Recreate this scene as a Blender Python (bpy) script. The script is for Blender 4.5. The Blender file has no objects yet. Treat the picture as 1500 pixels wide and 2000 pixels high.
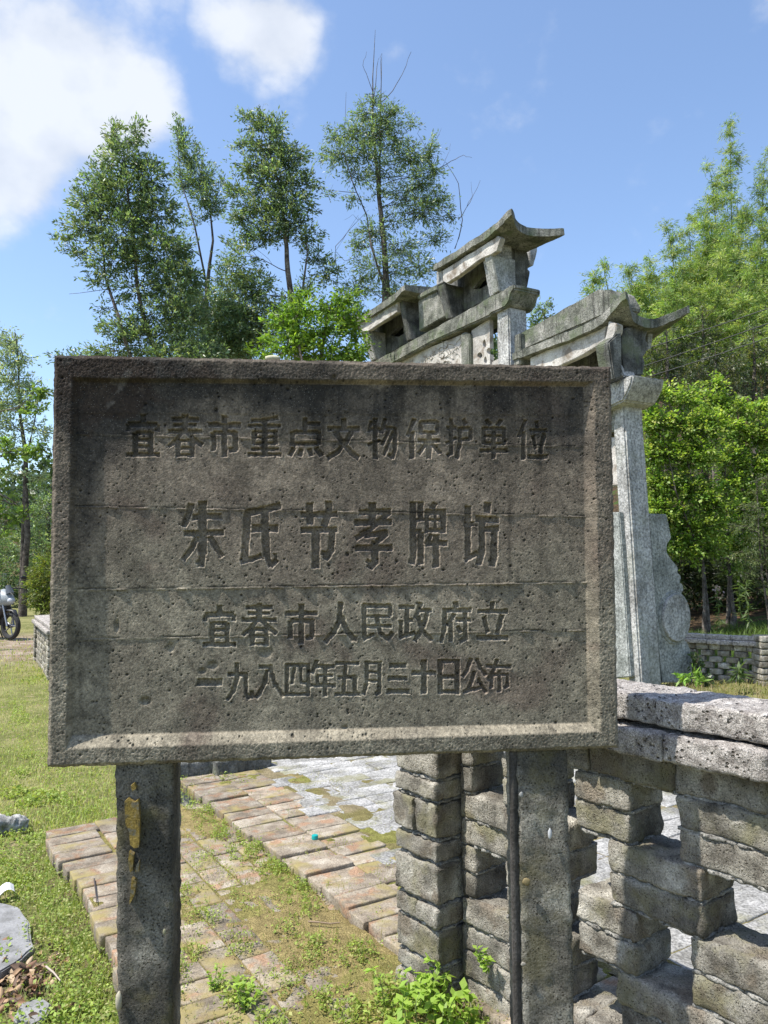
import bpy, bmesh, math, random
import numpy as np
from mathutils import Vector, Matrix, noise as mnoise

# ------------------------------------------------------------------ camera, sky, sun, exposure
SC = bpy.context.scene
COL = SC.collection
EYE = 1.35
FPX = 1500.0
PITCH, ROLL = math.radians(4.0), math.radians(-0.5)
_f = np.array([0, math.cos(PITCH), math.sin(PITCH)])
_u0 = np.array([0, -math.sin(PITCH), math.cos(PITCH)])
_r0 = np.array([1.0, 0, 0])
RT = math.cos(ROLL) * _r0 + math.sin(ROLL) * _u0
UP = -math.sin(ROLL) * _r0 + math.cos(ROLL) * _u0
FW = _f
EYEP = np.array([0, 0, EYE])
cam_d = bpy.data.cameras.new('camera')
cam = bpy.data.objects.new('camera', cam_d)
COL.objects.link(cam)
cam_d.sensor_fit = 'VERTICAL'
cam_d.sensor_height = 36.0
cam_d.lens = 36.0 * FPX / 2000.0
cam_d.clip_start = 0.05
cam_d.clip_end = 3000
m = Matrix(((RT[0], UP[0], -FW[0], 0), (RT[1], UP[1], -FW[1], 0), (RT[2], UP[2], -FW[2], EYE), (0, 0, 0, 1)))
cam.matrix_world = m
SC.camera = cam

SUN_EL = math.radians(62)
SUN_H = np.array([-0.935, -0.355]); SUN_H /= np.linalg.norm(SUN_H)      # horizontal direction towards the sun
sun_dir = Vector((SUN_H[0] * math.cos(SUN_EL), SUN_H[1] * math.cos(SUN_EL), math.sin(SUN_EL)))
sd = bpy.data.lights.new('sun', 'SUN')
sd.energy = 4.9
sd.angle = math.radians(0.53)
sd.color = (1.0, 0.955, 0.88)
so = bpy.data.objects.new('sun', sd)
COL.objects.link(so)
so.rotation_euler = sun_dir.to_track_quat('Z', 'Y').to_euler()

W = bpy.data.worlds.new('World')
SC.world = W
W.use_nodes = True
nt = W.node_tree
nt.nodes.clear()
wo = nt.nodes.new('ShaderNodeOutputWorld')
bg = nt.nodes.new('ShaderNodeBackground')
sky = nt.nodes.new('ShaderNodeTexSky')
sky.sky_type = 'NISHITA'
sky.sun_disc = False
sky.sun_elevation = SUN_EL
sky.sun_rotation = math.atan2(SUN_H[0], SUN_H[1])
sky.air_density = 1.0
sky.dust_density = 1.2
sky.ozone_density = 1.6
sky.altitude = 100
bg.inputs['Strength'].default_value = 0.115
L = nt.links.new
tc = nt.nodes.new('ShaderNodeTexCoord')
# broken cumulus: noise on the view direction, thickest towards the upper left
def vmath(op, *ins):
    n = nt.nodes.new('ShaderNodeVectorMath'); n.operation = op
    for i, v in enumerate(ins):
        if hasattr(v, 'is_output'): L(v, n.inputs[i])
        else: n.inputs[i].default_value = v
    return n
def wm(op, a, b=None, clamp=False):
    n = nt.nodes.new('ShaderNodeMath'); n.operation = op; n.use_clamp = clamp
    for i, v in enumerate((a, b)):
        if v is None: continue
        if hasattr(v, 'is_output'): L(v, n.inputs[i])
        else: n.inputs[i].default_value = v
    return n.outputs[0]
nrm = vmath('NORMALIZE', tc.outputs['Generated']).outputs[0]
cn = nt.nodes.new('ShaderNodeTexNoise'); cn.inputs['Scale'].default_value = 7.0; cn.inputs['Detail'].default_value = 9; cn.inputs['Roughness'].default_value = 0.56
mp = nt.nodes.new('ShaderNodeMapping'); mp.inputs['Location'].default_value = (1.3, 0.4, 2.2); mp.inputs['Scale'].default_value = (1, 1, 1.25)
L(nrm, mp.inputs[0]); L(mp.outputs[0], cn.inputs['Vector'])
def ray(x, y):
    return FW + (x - 750) / FPX * RT + (1000 - y) / FPX * UP
def lobe(px, py, rad, amp):
    d = ray(px, py); d = d / np.linalg.norm(d)
    dist = vmath('DISTANCE', nrm, tuple(d)).outputs['Value']
    v = wm('DIVIDE', dist, rad)
    v = wm('SUBTRACT', 1.0, v, True)
    v = wm('POWER', v, 0.8)
    return wm('MULTIPLY', v, amp)
acc = None
for a in [(70, 200, .13, .40), (200, 185, .10, .34), (290, 205, .05, .28), (500, 45, .075, .60), (575, 80, .055, .34), (30, 360, .05, .2), (30, 350, .08, .16), (-500, 200, .45, .3), (520, 560, .10, .14),
          (2600, 500, .4, .3), (-300, -900, .4, .3)]:
    l = lobe(*a)
    acc = l if acc is None else wm('ADD', acc, l)
cv = wm('ADD', wm('MULTIPLY', wm('SUBTRACT', cn.outputs['Fac'], 0.5), 1.5), acc)
cmask = nt.nodes.new('ShaderNodeMapRange'); cmask.interpolation_type = 'SMOOTHSTEP'
cmask.inputs['From Min'].default_value = 0.13; cmask.inputs['From Max'].default_value = 0.60
cmask.inputs['To Max'].default_value = 0.85
L(cv, cmask.inputs['Value'])
cn2 = nt.nodes.new('ShaderNodeTexNoise'); cn2.inputs['Scale'].default_value = 7; cn2.inputs['Detail'].default_value = 5
L(mp.outputs[0], cn2.inputs['Vector'])
ccol = nt.nodes.new('ShaderNodeMix'); ccol.data_type = 'RGBA'
ccol.inputs[6].default_value = (3.5, 3.9, 4.6, 1); ccol.inputs[7].default_value = (5.6, 5.8, 6.1, 1)
crm = nt.nodes.new('ShaderNodeMapRange'); crm.inputs['From Min'].default_value = 0.35; crm.inputs['From Max'].default_value = 0.62
L(cn2.outputs['Fac'], crm.inputs['Value']); L(crm.outputs[0], ccol.inputs[0])
tint = nt.nodes.new('ShaderNodeMix'); tint.data_type = 'RGBA'; tint.blend_type = 'MULTIPLY'; tint.inputs[0].default_value = 1.0
tint.inputs[7].default_value = (1.42, 1.46, 1.50, 1)
L(sky.outputs[0], tint.inputs[6])
cmix = nt.nodes.new('ShaderNodeMix'); cmix.data_type = 'RGBA'
L(cmask.outputs[0], cmix.inputs[0]); L(tint.outputs[2], cmix.inputs[6]); L(ccol.outputs[2], cmix.inputs[7])
L(cmix.outputs[2], bg.inputs['Color']); L(bg.outputs[0], wo.inputs[0])

SC.view_settings.view_transform = 'Standard'
SC.view_settings.look = 'None'
SC.view_settings.exposure = 0.6
SC.view_settings.gamma = 1.0
SC.view_settings.use_curve_mapping = False
SC.render.engine = 'CYCLES'
SC.cycles.max_bounces = 7
SC.cycles.transparent_max_bounces = 8

# ------------------------------------------------------------------ helpers
def G(x, y, z=0.0):
    r = ray(x, y); return EYEP + r * ((z - EYE) / r[2])
def P(x, y, Y):
    r = ray(x, y); return EYEP + r * (Y / r[1])

random.seed(7)
RNG = np.random.default_rng(11)

def obj(name, mesh, mat=None, parent=None, loc=None, rot=None, **props):
    o = bpy.data.objects.new(name, mesh)
    COL.objects.link(o)
    if mat is not None and mesh is not None and len(mesh.materials) == 0:
        mesh.materials.append(mat)
    if loc is not None: o.location = loc
    if rot is not None: o.rotation_euler = rot
    if parent is not None: o.parent = parent
    for k, v in props.items(): o[k] = v
    return o

def thing(name, label, cat, loc=(0, 0, 0), rot=(0, 0, 0), group=None):
    o = bpy.data.objects.new(name, None)
    COL.objects.link(o)
    o.empty_display_size = 0.1
    o.location = loc; o.rotation_euler = rot
    o['label'] = label; o['category'] = cat
    if group: o['group'] = group
    return o

def mesh_np(name, V, Fq, smooth=False):
    """V (n,3); Fq (m,k) faces with the same k"""
    me = bpy.data.meshes.new(name)
    V = np.asarray(V, np.float32); Fq = np.asarray(Fq, np.int32)
    k = Fq.shape[1]
    me.vertices.add(len(V)); me.vertices.foreach_set('co', V.ravel())
    me.loops.add(Fq.size); me.loops.foreach_set('vertex_index', Fq.ravel())
    me.polygons.add(len(Fq))
    me.polygons.foreach_set('loop_start', np.arange(0, Fq.size, k, dtype=np.int32))
    me.polygons.foreach_set('loop_total', np.full(len(Fq), k, np.int32))
    if smooth: me.polygons.foreach_set('use_smooth', np.ones(len(Fq), bool))
    me.update(calc_edges=True)
    me.validate()
    return me

def set_col(me, C, name='Col'):
    a = me.color_attributes.new(name, 'FLOAT_COLOR', 'POINT')
    C = np.asarray(C, np.float32)
    if C.shape[1] == 3: C = np.hstack([C, np.ones((len(C), 1), np.float32)])
    a.data.foreach_set('color', C.ravel())

def vnoise(shape, cy, cx, seed):
    """smooth value noise on a grid, about cy by cx cells, range -1..1"""
    rg = np.random.default_rng(seed)
    cy = max(1, int(cy)); cx = max(1, int(cx))
    T = rg.uniform(-1, 1, (cy + 3, cx + 3))
    y = np.linspace(0, cy, shape[0]); x = np.linspace(0, cx, shape[1])
    yi = np.minimum(y.astype(int), cy - 1 + 1); xi = np.minimum(x.astype(int), cx)
    fy = y - yi; fx = x - xi
    fy = fy * fy * (3 - 2 * fy); fx = fx * fx * (3 - 2 * fx)
    a = T[yi][:, xi]; b = T[yi][:, xi + 1]; c = T[yi + 1][:, xi]; d = T[yi + 1][:, xi + 1]
    fx = fx[None, :]; fy = fy[:, None]
    return (a * (1 - fx) + b * fx) * (1 - fy) + (c * (1 - fx) + d * fx) * fy
def fbm(shape, cy, cx, seed, octv=4, gain=.5):
    s = 0; a = 1; t = 0
    for i in range(octv):
        s = s + a * vnoise(shape, cy * 2 ** i, cx * 2 ** i, seed + 31 * i); t += a; a *= gain
    return s / t
_TB = {}
def gn(X, Y, seed):
    if seed not in _TB: _TB[seed] = np.random.default_rng(seed).uniform(-1, 1, (256, 256))
    T = _TB[seed]; xi = np.floor(X).astype(int); yi = np.floor(Y).astype(int); fx = X - xi; fy = Y - yi
    fx = fx * fx * (3 - 2 * fx); fy = fy * fy * (3 - 2 * fy); xi &= 255; yi &= 255; x2 = (xi + 1) & 255; y2 = (yi + 1) & 255
    return (T[yi, xi] * (1 - fx) + T[yi, x2] * fx) * (1 - fy) + (T[y2, xi] * (1 - fx) + T[y2, x2] * fx) * fy
def fw(X, Y, sc, seed, octv=5, gain=.55, warp=.5):
    """warped, turned noise at any coordinates, sc cells per unit"""
    x = X * sc; y = Y * sc; wx = gn(x * .7 + 9, y * .7, seed + 1); wy = gn(x * .7, y * .7 + 5, seed + 2)
    x = x + warp * wx; y = y + warp * wy; s = 0; a = 1; t = 0
    for i in range(octv):
        s = s + a * gn(x + 17.3 * i, y + 5.1 * i, seed + 3 + i); t += a; a *= gain
        x, y = (x * .8 - y * .6) * 2.03, (x * .6 + y * .8) * 2.03
    return s / t
def sstep(x, a, b):
    t = np.clip((x - a) / (b - a), 0, 1); return t * t * (3 - 2 * t)

# ------------------------------------------------------------------ materials
def newmat(name):
    M = bpy.data.materials.new(name); M.use_nodes = True
    n = M.node_tree; b = n.nodes['Principled BSDF']
    return M, n, b
def N(n, typ, **kw):
    x = n.nodes.new(typ)
    for k, v in kw.items():
        if k.startswith('i_'): x.inputs[k[2:].replace('_', ' ')].default_value = v
        else: setattr(x, k, v)
    return x
def mixc(n, fac, a, b, mode='MIX'):
    x = n.nodes.new('ShaderNodeMix'); x.data_type = 'RGBA'; x.blend_type = mode
    for i, v in ((0, fac), (6, a), (7, b)):
        if hasattr(v, 'is_output'): n.links.new(v, x.inputs[i])
        else: x.inputs[i].default_value = v if i == 0 else (*v, 1) if len(v) == 3 else v
    return x.outputs[2]
def mrange(n, v, a, b, c=0, d=1, smooth=True):
    x = n.nodes.new('ShaderNodeMapRange')
    if smooth: x.interpolation_type = 'SMOOTHSTEP'
    n.links.new(v, x.inputs[0])
    for i, k in enumerate((a, b, c, d)): x.inputs[i + 1].default_value = k
    return x.outputs[0]
def mth(n, op, a, b=0.0):
    x = n.nodes.new('ShaderNodeMath'); x.operation = op
    for i, v in ((0, a), (1, b)):
        if hasattr(v, 'is_output'): n.links.new(v, x.inputs[i])
        else: x.inputs[i].default_value = v
    return x.outputs[0]

def stone(name, c_dark, c_mid, c_light, big=6, speck=120, speck_amt=.35, bump=.004, bump_scale=90, pits=0.0, pit_scale=120,
          tone=.25, moss=None, moss_amt=.5, moss_scale=9, rough=.93, up_moss=False, second=None, streak=0.0):
    """weathered masonry: blotches, grain, pits, optional lichen; position based, shifted per object"""
    M, n, b = newmat(name)
    lk = n.links.new
    geo = N(n, 'ShaderNodeNewGeometry'); oi = N(n, 'ShaderNodeObjectInfo')
    off = N(n, 'ShaderNodeVectorMath', operation='MULTIPLY'); 
    cmb = N(n, 'ShaderNodeCombineXYZ')
    lk(oi.outputs['Random'], cmb.inputs[0]); lk(oi.outputs['Random'], cmb.inputs[1])
    lk(cmb.outputs[0], off.inputs[0]); off.inputs[1].default_value = (13, 29, 0)
    pos = N(n, 'ShaderNodeVectorMath', operation='ADD'); lk(geo.outputs['Position'], pos.inputs[0]); lk(off.outputs[0], pos.inputs[1])
    V = pos.outputs[0]
    def noi(scale, det=4, rg=.55, vec=None):
        x = N(n, 'ShaderNodeTexNoise'); x.inputs['Scale'].default_value = scale; x.inputs['Detail'].default_value = det; x.inputs['Roughness'].default_value = rg
        lk(vec or V, x.inputs['Vector']); return x.outputs['Fac']
    nb = noi(big, 5)
    c = mixc(n, mrange(n, nb, .34, .52), c_dark, c_mid)
    c = mixc(n, mrange(n, nb, .5, .68), c, c_light)
    if second is not None:
        c = mixc(n, mrange(n, noi(big * .8 + 1.7, 3), .52, .66), c, second)
    g = noi(speck, 2, .7)
    c = mixc(n, 1.0, c, mixc(n, mrange(n, g, .3, .7, 0, 1, False), (1 - speck_amt,) * 3, (1 + speck_amt,) * 3), 'MULTIPLY')
    c = mixc(n, 1.0, c, mixc(n, oi.outputs['Random'], (1 - tone,) * 3, (1 + tone * .8,) * 3), 'MULTIPLY')
    if streak:
        mp_ = N(n, 'ShaderNodeMapping'); mp_.inputs['Scale'].default_value = (1, 1, .08); lk(V, mp_.inputs[0])
        s = noi(22, 3, .6, mp_.outputs[0])
        c = mixc(n, mrange(n, s, .5, .68, 0, streak), c, (.035, .035, .03))
    if moss is not None:
        mm = mrange(n, noi(moss_scale, 5, .62), .5, .66, 0, moss_amt)
        if up_moss:
            sx = N(n, 'ShaderNodeSeparateXYZ'); lk(geo.outputs['Normal'], sx.inputs[0])
            mm = mth(n, 'MULTIPLY', mm, mrange(n, sx.outputs[2], -.2, .6, .25, 1))
        c = mixc(n, mm, c, moss)
    lk(c, b.inputs['Base Color'])
    b.inputs['Roughness'].default_value = rough
    b.inputs['Specular IOR Level'].default_value = .25
    h = mth(n, 'MULTIPLY', noi(bump_scale, 5, .7), 1.0)
    h = mth(n, 'ADD', h, mth(n, 'MULTIPLY', noi(bump_scale * .18, 3), 1.2))
    if pits:
        vo = N(n, 'ShaderNodeTexVoronoi'); vo.inputs['Scale'].default_value = pit_scale; lk(V, vo.inputs['Vector'])
        pm = mrange(n, vo.outputs['Distance'], .12, .34, 0, 1)
        gate = mrange(n, noi(pit_scale * .35, 2), .46, .56, 0, 1)
        pm = mth(n, 'MAXIMUM', pm, mth(n, 'SUBTRACT', 1.0, gate))
        h = mth(n, 'ADD', h, mth(n, 'MULTIPLY', pm, pits))
        c2 = mixc(n, pm, (.35, .34, .32), (1, 1, 1))
        c = mixc(n, 1.0, c, c2, 'MULTIPLY'); lk(c, b.inputs['Base Color'])
    bp = N(n, 'ShaderNodeBump'); bp.inputs['Distance'].default_value = bump; bp.inputs['Strength'].default_value = 1.0
    lk(h, bp.inputs['Height']); lk(bp.outputs[0], b.inputs['Normal'])
    return M

def plain(name, col, rough=.6, metal=0.0, spec=.5):
    M, n, b = newmat(name)
    b.inputs['Base Color'].default_value = (*col, 1); b.inputs['Roughness'].default_value = rough
    b.inputs['Metallic'].default_value = metal; b.inputs['Specular IOR Level'].default_value = spec
    ns = N(n, 'ShaderNodeTexNoise'); ns.inputs['Scale'].default_value = 30; ns.inputs['Detail'].default_value = 4
    c = mixc(n, mrange(n, ns.outputs['Fac'], .35, .7), tuple(x * .8 for x in col), tuple(min(1, x * 1.1) for x in col))
    n.links.new(c, b.inputs['Base Color'])
    return M

def leafmat(name, tint=(1, 1, 1), trans=.35, rough=.45, spec=.5):
    """leaf colour comes from the per-leaf colour attribute"""
    M, n, b = newmat(name)
    at = N(n, 'ShaderNodeAttribute', attribute_name='Col')
    c = mixc(n, 1.0, at.outputs['Color'], tint, 'MULTIPLY')
    n.links.new(c, b.inputs['Base Color'])
    b.inputs['Roughness'].default_value = rough; b.inputs['Specular IOR Level'].default_value = spec
    tr = N(n, 'ShaderNodeBsdfTranslucent')
    c2 = mixc(n, 1.0, c, (1.5, 1.55, .7), 'MULTIPLY')
    n.links.new(c2, tr.inputs['Color'])
    ms = N(n, 'ShaderNodeMixShader'); ms.inputs[0].default_value = trans
    n.links.new(b.outputs[0], ms.inputs[1]); n.links.new(tr.outputs[0], ms.inputs[2])
    n.links.new(ms.outputs[0], n.nodes['Material Output'].inputs['Surface'])
    return M

M_BLOCK = stone('cinder_brick', (.15, .136, .112), (.32, .297, .250), (.53, .50, .43), big=10, speck=260, speck_amt=.42, bump=.010, bump_scale=150,
                pits=.7, pit_scale=170, tone=.30, streak=.3, moss=(.30, .28, .14), moss_amt=.45, moss_scale=7, second=(.235, .20, .155))
M_COPE = stone('pumice_coping', (.24, .215, .195), (.38, .35, .32), (.54, .50, .46), big=40, speck=330, speck_amt=.7, bump=.013, bump_scale=80,
               pits=1.3, pit_scale=75, tone=.12)
M_MORTAR = stone('mortar', (.2, .19, .17), (.3, .29, .26), (.42, .4, .36), big=30, speck=200, speck_amt=.5, bump=.01, bump_scale=110, pits=.6, pit_scale=90, tone=.1)
M_GRAN = stone('granite', (.255, .25, .235), (.37, .365, .35), (.455, .45, .43), big=4, speck=34, speck_amt=.55, bump=.01, bump_scale=40, tone=.05,
               moss=(.25, .27, .2), moss_amt=.35, moss_scale=1.4, streak=.35)
M_GRANL = stone('lichen_granite', (.10, .105, .085), (.20, .20, .17), (.32, .31, .275), big=4.5, speck=70, speck_amt=.6, bump=.014, bump_scale=34, tone=.06,
                moss=(.12, .145, .085), moss_amt=.8, moss_scale=3.4, streak=.75)
M_GRAND = stone('weathered_shaded_granite', (.05, .05, .045), (.11, .11, .10), (.20, .20, .185), big=4.5, speck=60, speck_amt=.45, bump=.01, bump_scale=36, tone=.05,
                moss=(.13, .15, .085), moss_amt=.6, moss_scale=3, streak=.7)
M_WHITE = stone('limewashed_stone', (.33, .31, .28), (.50, .47, .43), (.6, .575, .53), big=4, speck=50, speck_amt=.2, bump=.01, bump_scale=30, tone=.04,
                moss=(.2, .16, .12), moss_amt=.8, moss_scale=5)
M_DRUM = stone('blue_grey_granite', (.19, .20, .185), (.28, .29, .27), (.37, .375, .355), big=4, speck=36, speck_amt=.55, bump=.008, bump_scale=45, tone=.03, streak=.2)
M_PINKB = stone('paving_brick', (.165, .135, .10), (.25, .21, .16), (.34, .30, .24), big=11, speck=160, speck_amt=.4, bump=.004, bump_scale=90, tone=.26,
                moss=(.26, .215, .09), moss_amt=.95, moss_scale=4.2, second=(.26, .165, .105))
M_SLAB = stone('paving_granite', (.19, .185, .17), (.285, .28, .265), (.38, .37, .355), big=7, speck=90, speck_amt=.55, bump=.008, bump_scale=60, tone=.14,
               moss=(.20, .19, .08), moss_amt=.6, moss_scale=4)
M_FLAG = stone('flagstone', (.17, .17, .165), (.24, .24, .24), (.30, .30, .295), big=9, speck=110, speck_amt=.15, bump=.004, bump_scale=30, tone=.1)
M_BARK = stone('bark', (.06, .05, .04), (.12, .10, .085), (.2, .18, .15), big=8, speck=40, speck_amt=.4, bump=.02, bump_scale=30, tone=.2)
M_BARKP = stone('pale_bark', (.12, .10, .08), (.24, .21, .17), (.34, .3, .25), big=8, speck=40, speck_amt=.3, bump=.01, bump_scale=30, tone=.2)
M_CULM = stone('bamboo_culm', (.07, .10, .035), (.11, .15, .05), (.2, .22, .09), big=3, speck=20, speck_amt=.15, bump=.002, bump_scale=20, tone=.2, rough=.5)
M_LEAF = leafmat('leaf_green', trans=.42, rough=.42, spec=.6)
M_LEAFB = leafmat('leaf_bright', trans=.42, rough=.5, spec=.4)
M_GRASS = leafmat('grass_blade', trans=.35, rough=.55, spec=.3)
M_DRY = leafmat('dry_leaf', tint=(1, 1, 1), trans=.1, rough=.7, spec=.2)
# ------------------------------------------------------------------ the setting: ground
def ground_h(x, y):
    q = (x - 5.2) * .78 + (y - 11.5) * .62
    q = np.maximum(q, 0)
    h = -.13 + 22 * (1 - np.exp(-(q / 42.0) ** 1.9))
    h = h + np.where(q > 0, np.minimum(q, 6) / 6, 0) * .15 * np.sin(x * .9) * np.cos(y * .8)
    far = np.maximum(np.hypot(x + 20, y - 20) - 45, 0)
    return h + far * .10 * (y > -40) * np.exp(-far / 300)
def make_ground():
    xs = np.unique(np.concatenate([np.linspace(-6, 8, 95), -6 - np.geomspace(.15, 600, 40), 8 + np.geomspace(.15, 600, 40)]))
    ys = np.unique(np.concatenate([np.linspace(-2, 14, 110), 14 + np.geomspace(.15, 900, 50), -2 - np.geomspace(.15, 500, 24)]))
    X, Y = np.meshgrid(xs, ys)
    Z = ground_h(X, Y)
    Z += fbm(X.shape, 120, 120, 5, 3) * .018
    V = np.stack([X, Y, Z], -1).reshape(-1, 3)
    ny, nx = X.shape
    i = np.arange(ny * nx).reshape(ny, nx)
    F_ = np.stack([i[:-1, :-1], i[:-1, 1:], i[1:, 1:], i[1:, :-1]], -1).reshape(-1, 4)
    me = mesh_np('ground', V, F_, True)
    # where the earth track and the leaf litter under the wood lie (a property of the ground itself)
    pit = G(20, 1262, -.13)
    d = np.abs((X - pit[0]) * .25 + (Y - pit[1]) * .97)
    track = sstep(-d, -3.2, -1.2) * (X < -2.5) * (Y < 26)
    litter = sstep((X - 5.2) * .78 + (Y - 11.5) * .62, .8, 2.5)
    near = sstep(-Y, -3.6, -2.6) * sstep(-X, .2, .9) * 0.8
    C = np.stack([track.ravel(), litter.ravel(), near.ravel()], -1)
    set_col(me, C)
    M, n, b = newmat('soil_and_turf'); lk = n.links.new
    geo = N(n, 'ShaderNodeNewGeometry'); V_ = geo.outputs['Position']
    def noi(s, det=5, rg=.6):
        x = N(n, 'ShaderNodeTexNoise'); x.inputs['Scale'].default_value = s; x.inputs['Detail'].default_value = det; x.inputs['Roughness'].default_value = rg
        lk(V_, x.inputs['Vector']); return x.outputs['Fac']
    turf = mixc(n, mrange(n, noi(2.2), .4, .62), (.15, .155, .055), (.25, .24, .10))
    turf = mixc(n, mrange(n, noi(14), .52, .66), turf, (.30, .25, .14))
    turf = mixc(n, mrange(n, noi(90, 2), .4, .7, 0, .6), turf, (.10, .12, .035))
    earth = mixc(n, mrange(n, noi(3), .4, .6), (.21, .165, .125), (.33, .28, .23))
    earth = mixc(n, mrange(n, noi(25), .5, .65), earth, (.28, .17, .10))
    lit = mixc(n, mrange(n, noi(6), .4, .6), (.04, .03, .02), (.09, .06, .035))
    lit = mixc(n, mrange(n, noi(1.3), .5, .6), lit, (.05, .075, .022))
    at = N(n, 'ShaderNodeAttribute', attribute_name='Col'); sp = N(n, 'ShaderNodeSeparateColor'); lk(at.outputs['Color'], sp.inputs[0])
    c = mixc(n, mth(n, 'MULTIPLY', sp.outputs[0], mrange(n, noi(1.6), .3, .5)), turf, earth)
    c = mixc(n, sp.outputs[1], c, lit)
    c = mixc(n, mth(n, 'MULTIPLY', sp.outputs[2], mrange(n, noi(9), .42, .55)), c, (.12, .10, .065))
    lk(c, b.inputs['Base Color']); b.inputs['Roughness'].default_value = 1; b.inputs['Specular IOR Level'].default_value = .1
    bp = N(n, 'ShaderNodeBump'); bp.inputs['Distance'].default_value = .03; lk(noi(40), bp.inputs['Height']); lk(bp.outputs[0], b.inputs['Normal'])
    obj('ground', me, M, kind='structure')
make_ground()

# ------------------------------------------------------------------ masonry pieces
def block_mesh(name, L_, D_, H_, seed, rough=.004, rad=.010, cell=.012, chip=.5):
    """rough brick: rounded box, chipped corners, uneven faces; origin at its centre"""
    nx, ny, nz = [max(4, int(round(s / cell))) for s in (L_, D_, H_)]
    verts = {}; VL = []; FL = []
    def vid(i, j, k):
        key = (i, j, k)
        if key not in verts:
            verts[key] = len(VL); VL.append((i / nx - .5, j / ny - .5, k / nz - .5))
        return verts[key]
    for i in range(nx):
        for j in range(ny):
            FL.append((vid(i, j, 0), vid(i, j + 1, 0), vid(i + 1, j + 1, 0), vid(i + 1, j, 0)))
            FL.append((vid(i, j, nz), vid(i + 1, j, nz), vid(i + 1, j + 1, nz), vid(i, j + 1, nz)))
    for i in range(nx):
        for k in range(nz):
            FL.append((vid(i, 0, k), vid(i + 1, 0, k), vid(i + 1, 0, k + 1), vid(i, 0, k + 1)))
            FL.append((vid(i, ny, k), vid(i, ny, k + 1), vid(i + 1, ny, k + 1), vid(i + 1, ny, k)))
    for j in range(ny):
        for k in range(nz):
            FL.append((vid(0, j, k), vid(0, j, k + 1), vid(0, j + 1, k + 1), vid(0, j + 1, k)))
            FL.append((vid(nx, j, k), vid(nx, j + 1, k), vid(nx, j + 1, k + 1), vid(nx, j, k + 1)))
    V = np.array(VL); hh = np.array([L_, D_, H_]) / 2
    for ax, nn_ in enumerate((nx, ny, nz)):
        if nn_ >= 4:
            c_ = V[:, ax] * nn_                                   # -nn/2 .. nn/2
            h_ = hh[ax]; e_ = min(rad * 1.1, h_ * .45); q_ = nn_ / 2
            a_ = np.abs(c_)
            V[:, ax] = np.sign(c_) * np.where(a_ >= q_ - 1e-6, h_, np.where(a_ >= q_ - 1 - 1e-6, h_ - e_, a_ / (q_ - 1) * (h_ - e_)))
        else: V[:, ax] *= 2 * hh[ax]
    rg = random.Random(seed)
    o1 = Vector((rg.uniform(0, 99), rg.uniform(0, 99), rg.uniform(0, 99)))
    out = []
    for p in V:
        pv = Vector(p)
        rr = rad * (1 + chip * 1.6 * max(0, mnoise.noise(pv * 14 + o1)))
        rr = min(rr, hh.min() * .9)
        inner = np.clip(p, -(hh - rr), hh - rr)
        d = p - inner; l = np.linalg.norm(d)
        q = inner + d / l * rr if l > 1e-9 else p
        nrm_ = Vector(d / l) if l > 1e-9 else Vector((0, 0, 0))
        a = mnoise.noise(pv * 55 + o1) * rough + mnoise.noise(pv * 16 + o1 * 2) * rough * 1.1 + mnoise.noise(pv * 130 + o1) * rough * .5
        out.append(q + np.array(nrm_) * a)
    return mesh_np(name, np.array(out), np.array(FL), True)

# ------------------------------------------------------------------ near openwork wall on the right
WD = np.array([.61, -.79, 0]); WD /= np.linalg.norm(WD)          # along the wall, towards the camera side
WN = np.array([.79, .61, 0]); WN /= np.linalg.norm(WN)            # away from the camera (front face looks along -WN)
WO = np.array([.14, 2.6, 0])
WROT = math.atan2(WD[1], WD[0])
wall = thing('openwork_brick_wall', 'rough grey openwork brick wall with end pillar, close behind the signboard and running off to the right', 'wall', tuple(WO), (0, 0, WROT))
CH = .0795
TH = .150
lib = {}
def blk(L_, D_, H_, kind='b', **kw):
    key = (round(L_, 2), round(D_, 2), round(H_, 3), kind, random.randrange(3))
    if key not in lib:
        lib[key] = block_mesh('brick', key[0], key[1], key[2], int(key[0] * 1000 + key[1] * 3100 + key[2] * 7700) + key[4], **kw)
        lib[key].materials.append(kw.get('mat') or (M_COPE if kind == 'c' else M_BLOCK))
    return lib[key]
BR = {'b': dict(rough=.0058, rad=.0065), 'c': dict(rough=.0042, rad=.007, cell=.010)}
def put(t0, t1, c0, nc, d0=0., d1=TH, kind='b', name='brick', zj=0.0):
    """brick from t0 to t1 along the wall, course c0, nc courses tall, depth d0..d1 behind the face"""
    g = .003
    L_ = t1 - t0 - g; H_ = nc * CH - .0055
    k = dict(BR[kind])
    me = blk(L_, d1 - d0, H_, kind, **k)
    jx = random.uniform(-.003, .003); jy = random.uniform(-.005, .005)
    o = obj(name, me, None, wall)
    o.location = ((t0 + t1) / 2 + jx, (d0 + d1) / 2 + jy, (c0 + nc / 2) * CH + .004 + zj)
    o.rotation_euler = (random.uniform(-.012, .012), random.uniform(-.01, .01), random.uniform(-.02, .02) + (math.pi if random.random() < .5 else 0))
mort = []
def mortar(t0, t1, c, d0=.010, d1=TH - .010, h=.014):
    n = max(2, int((t1 - t0) / .012)); mm = 5
    base = len(mort)
    mort.append((t0, t1, c * CH + .003, d0, d1, h))
T_END = 1.72
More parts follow.
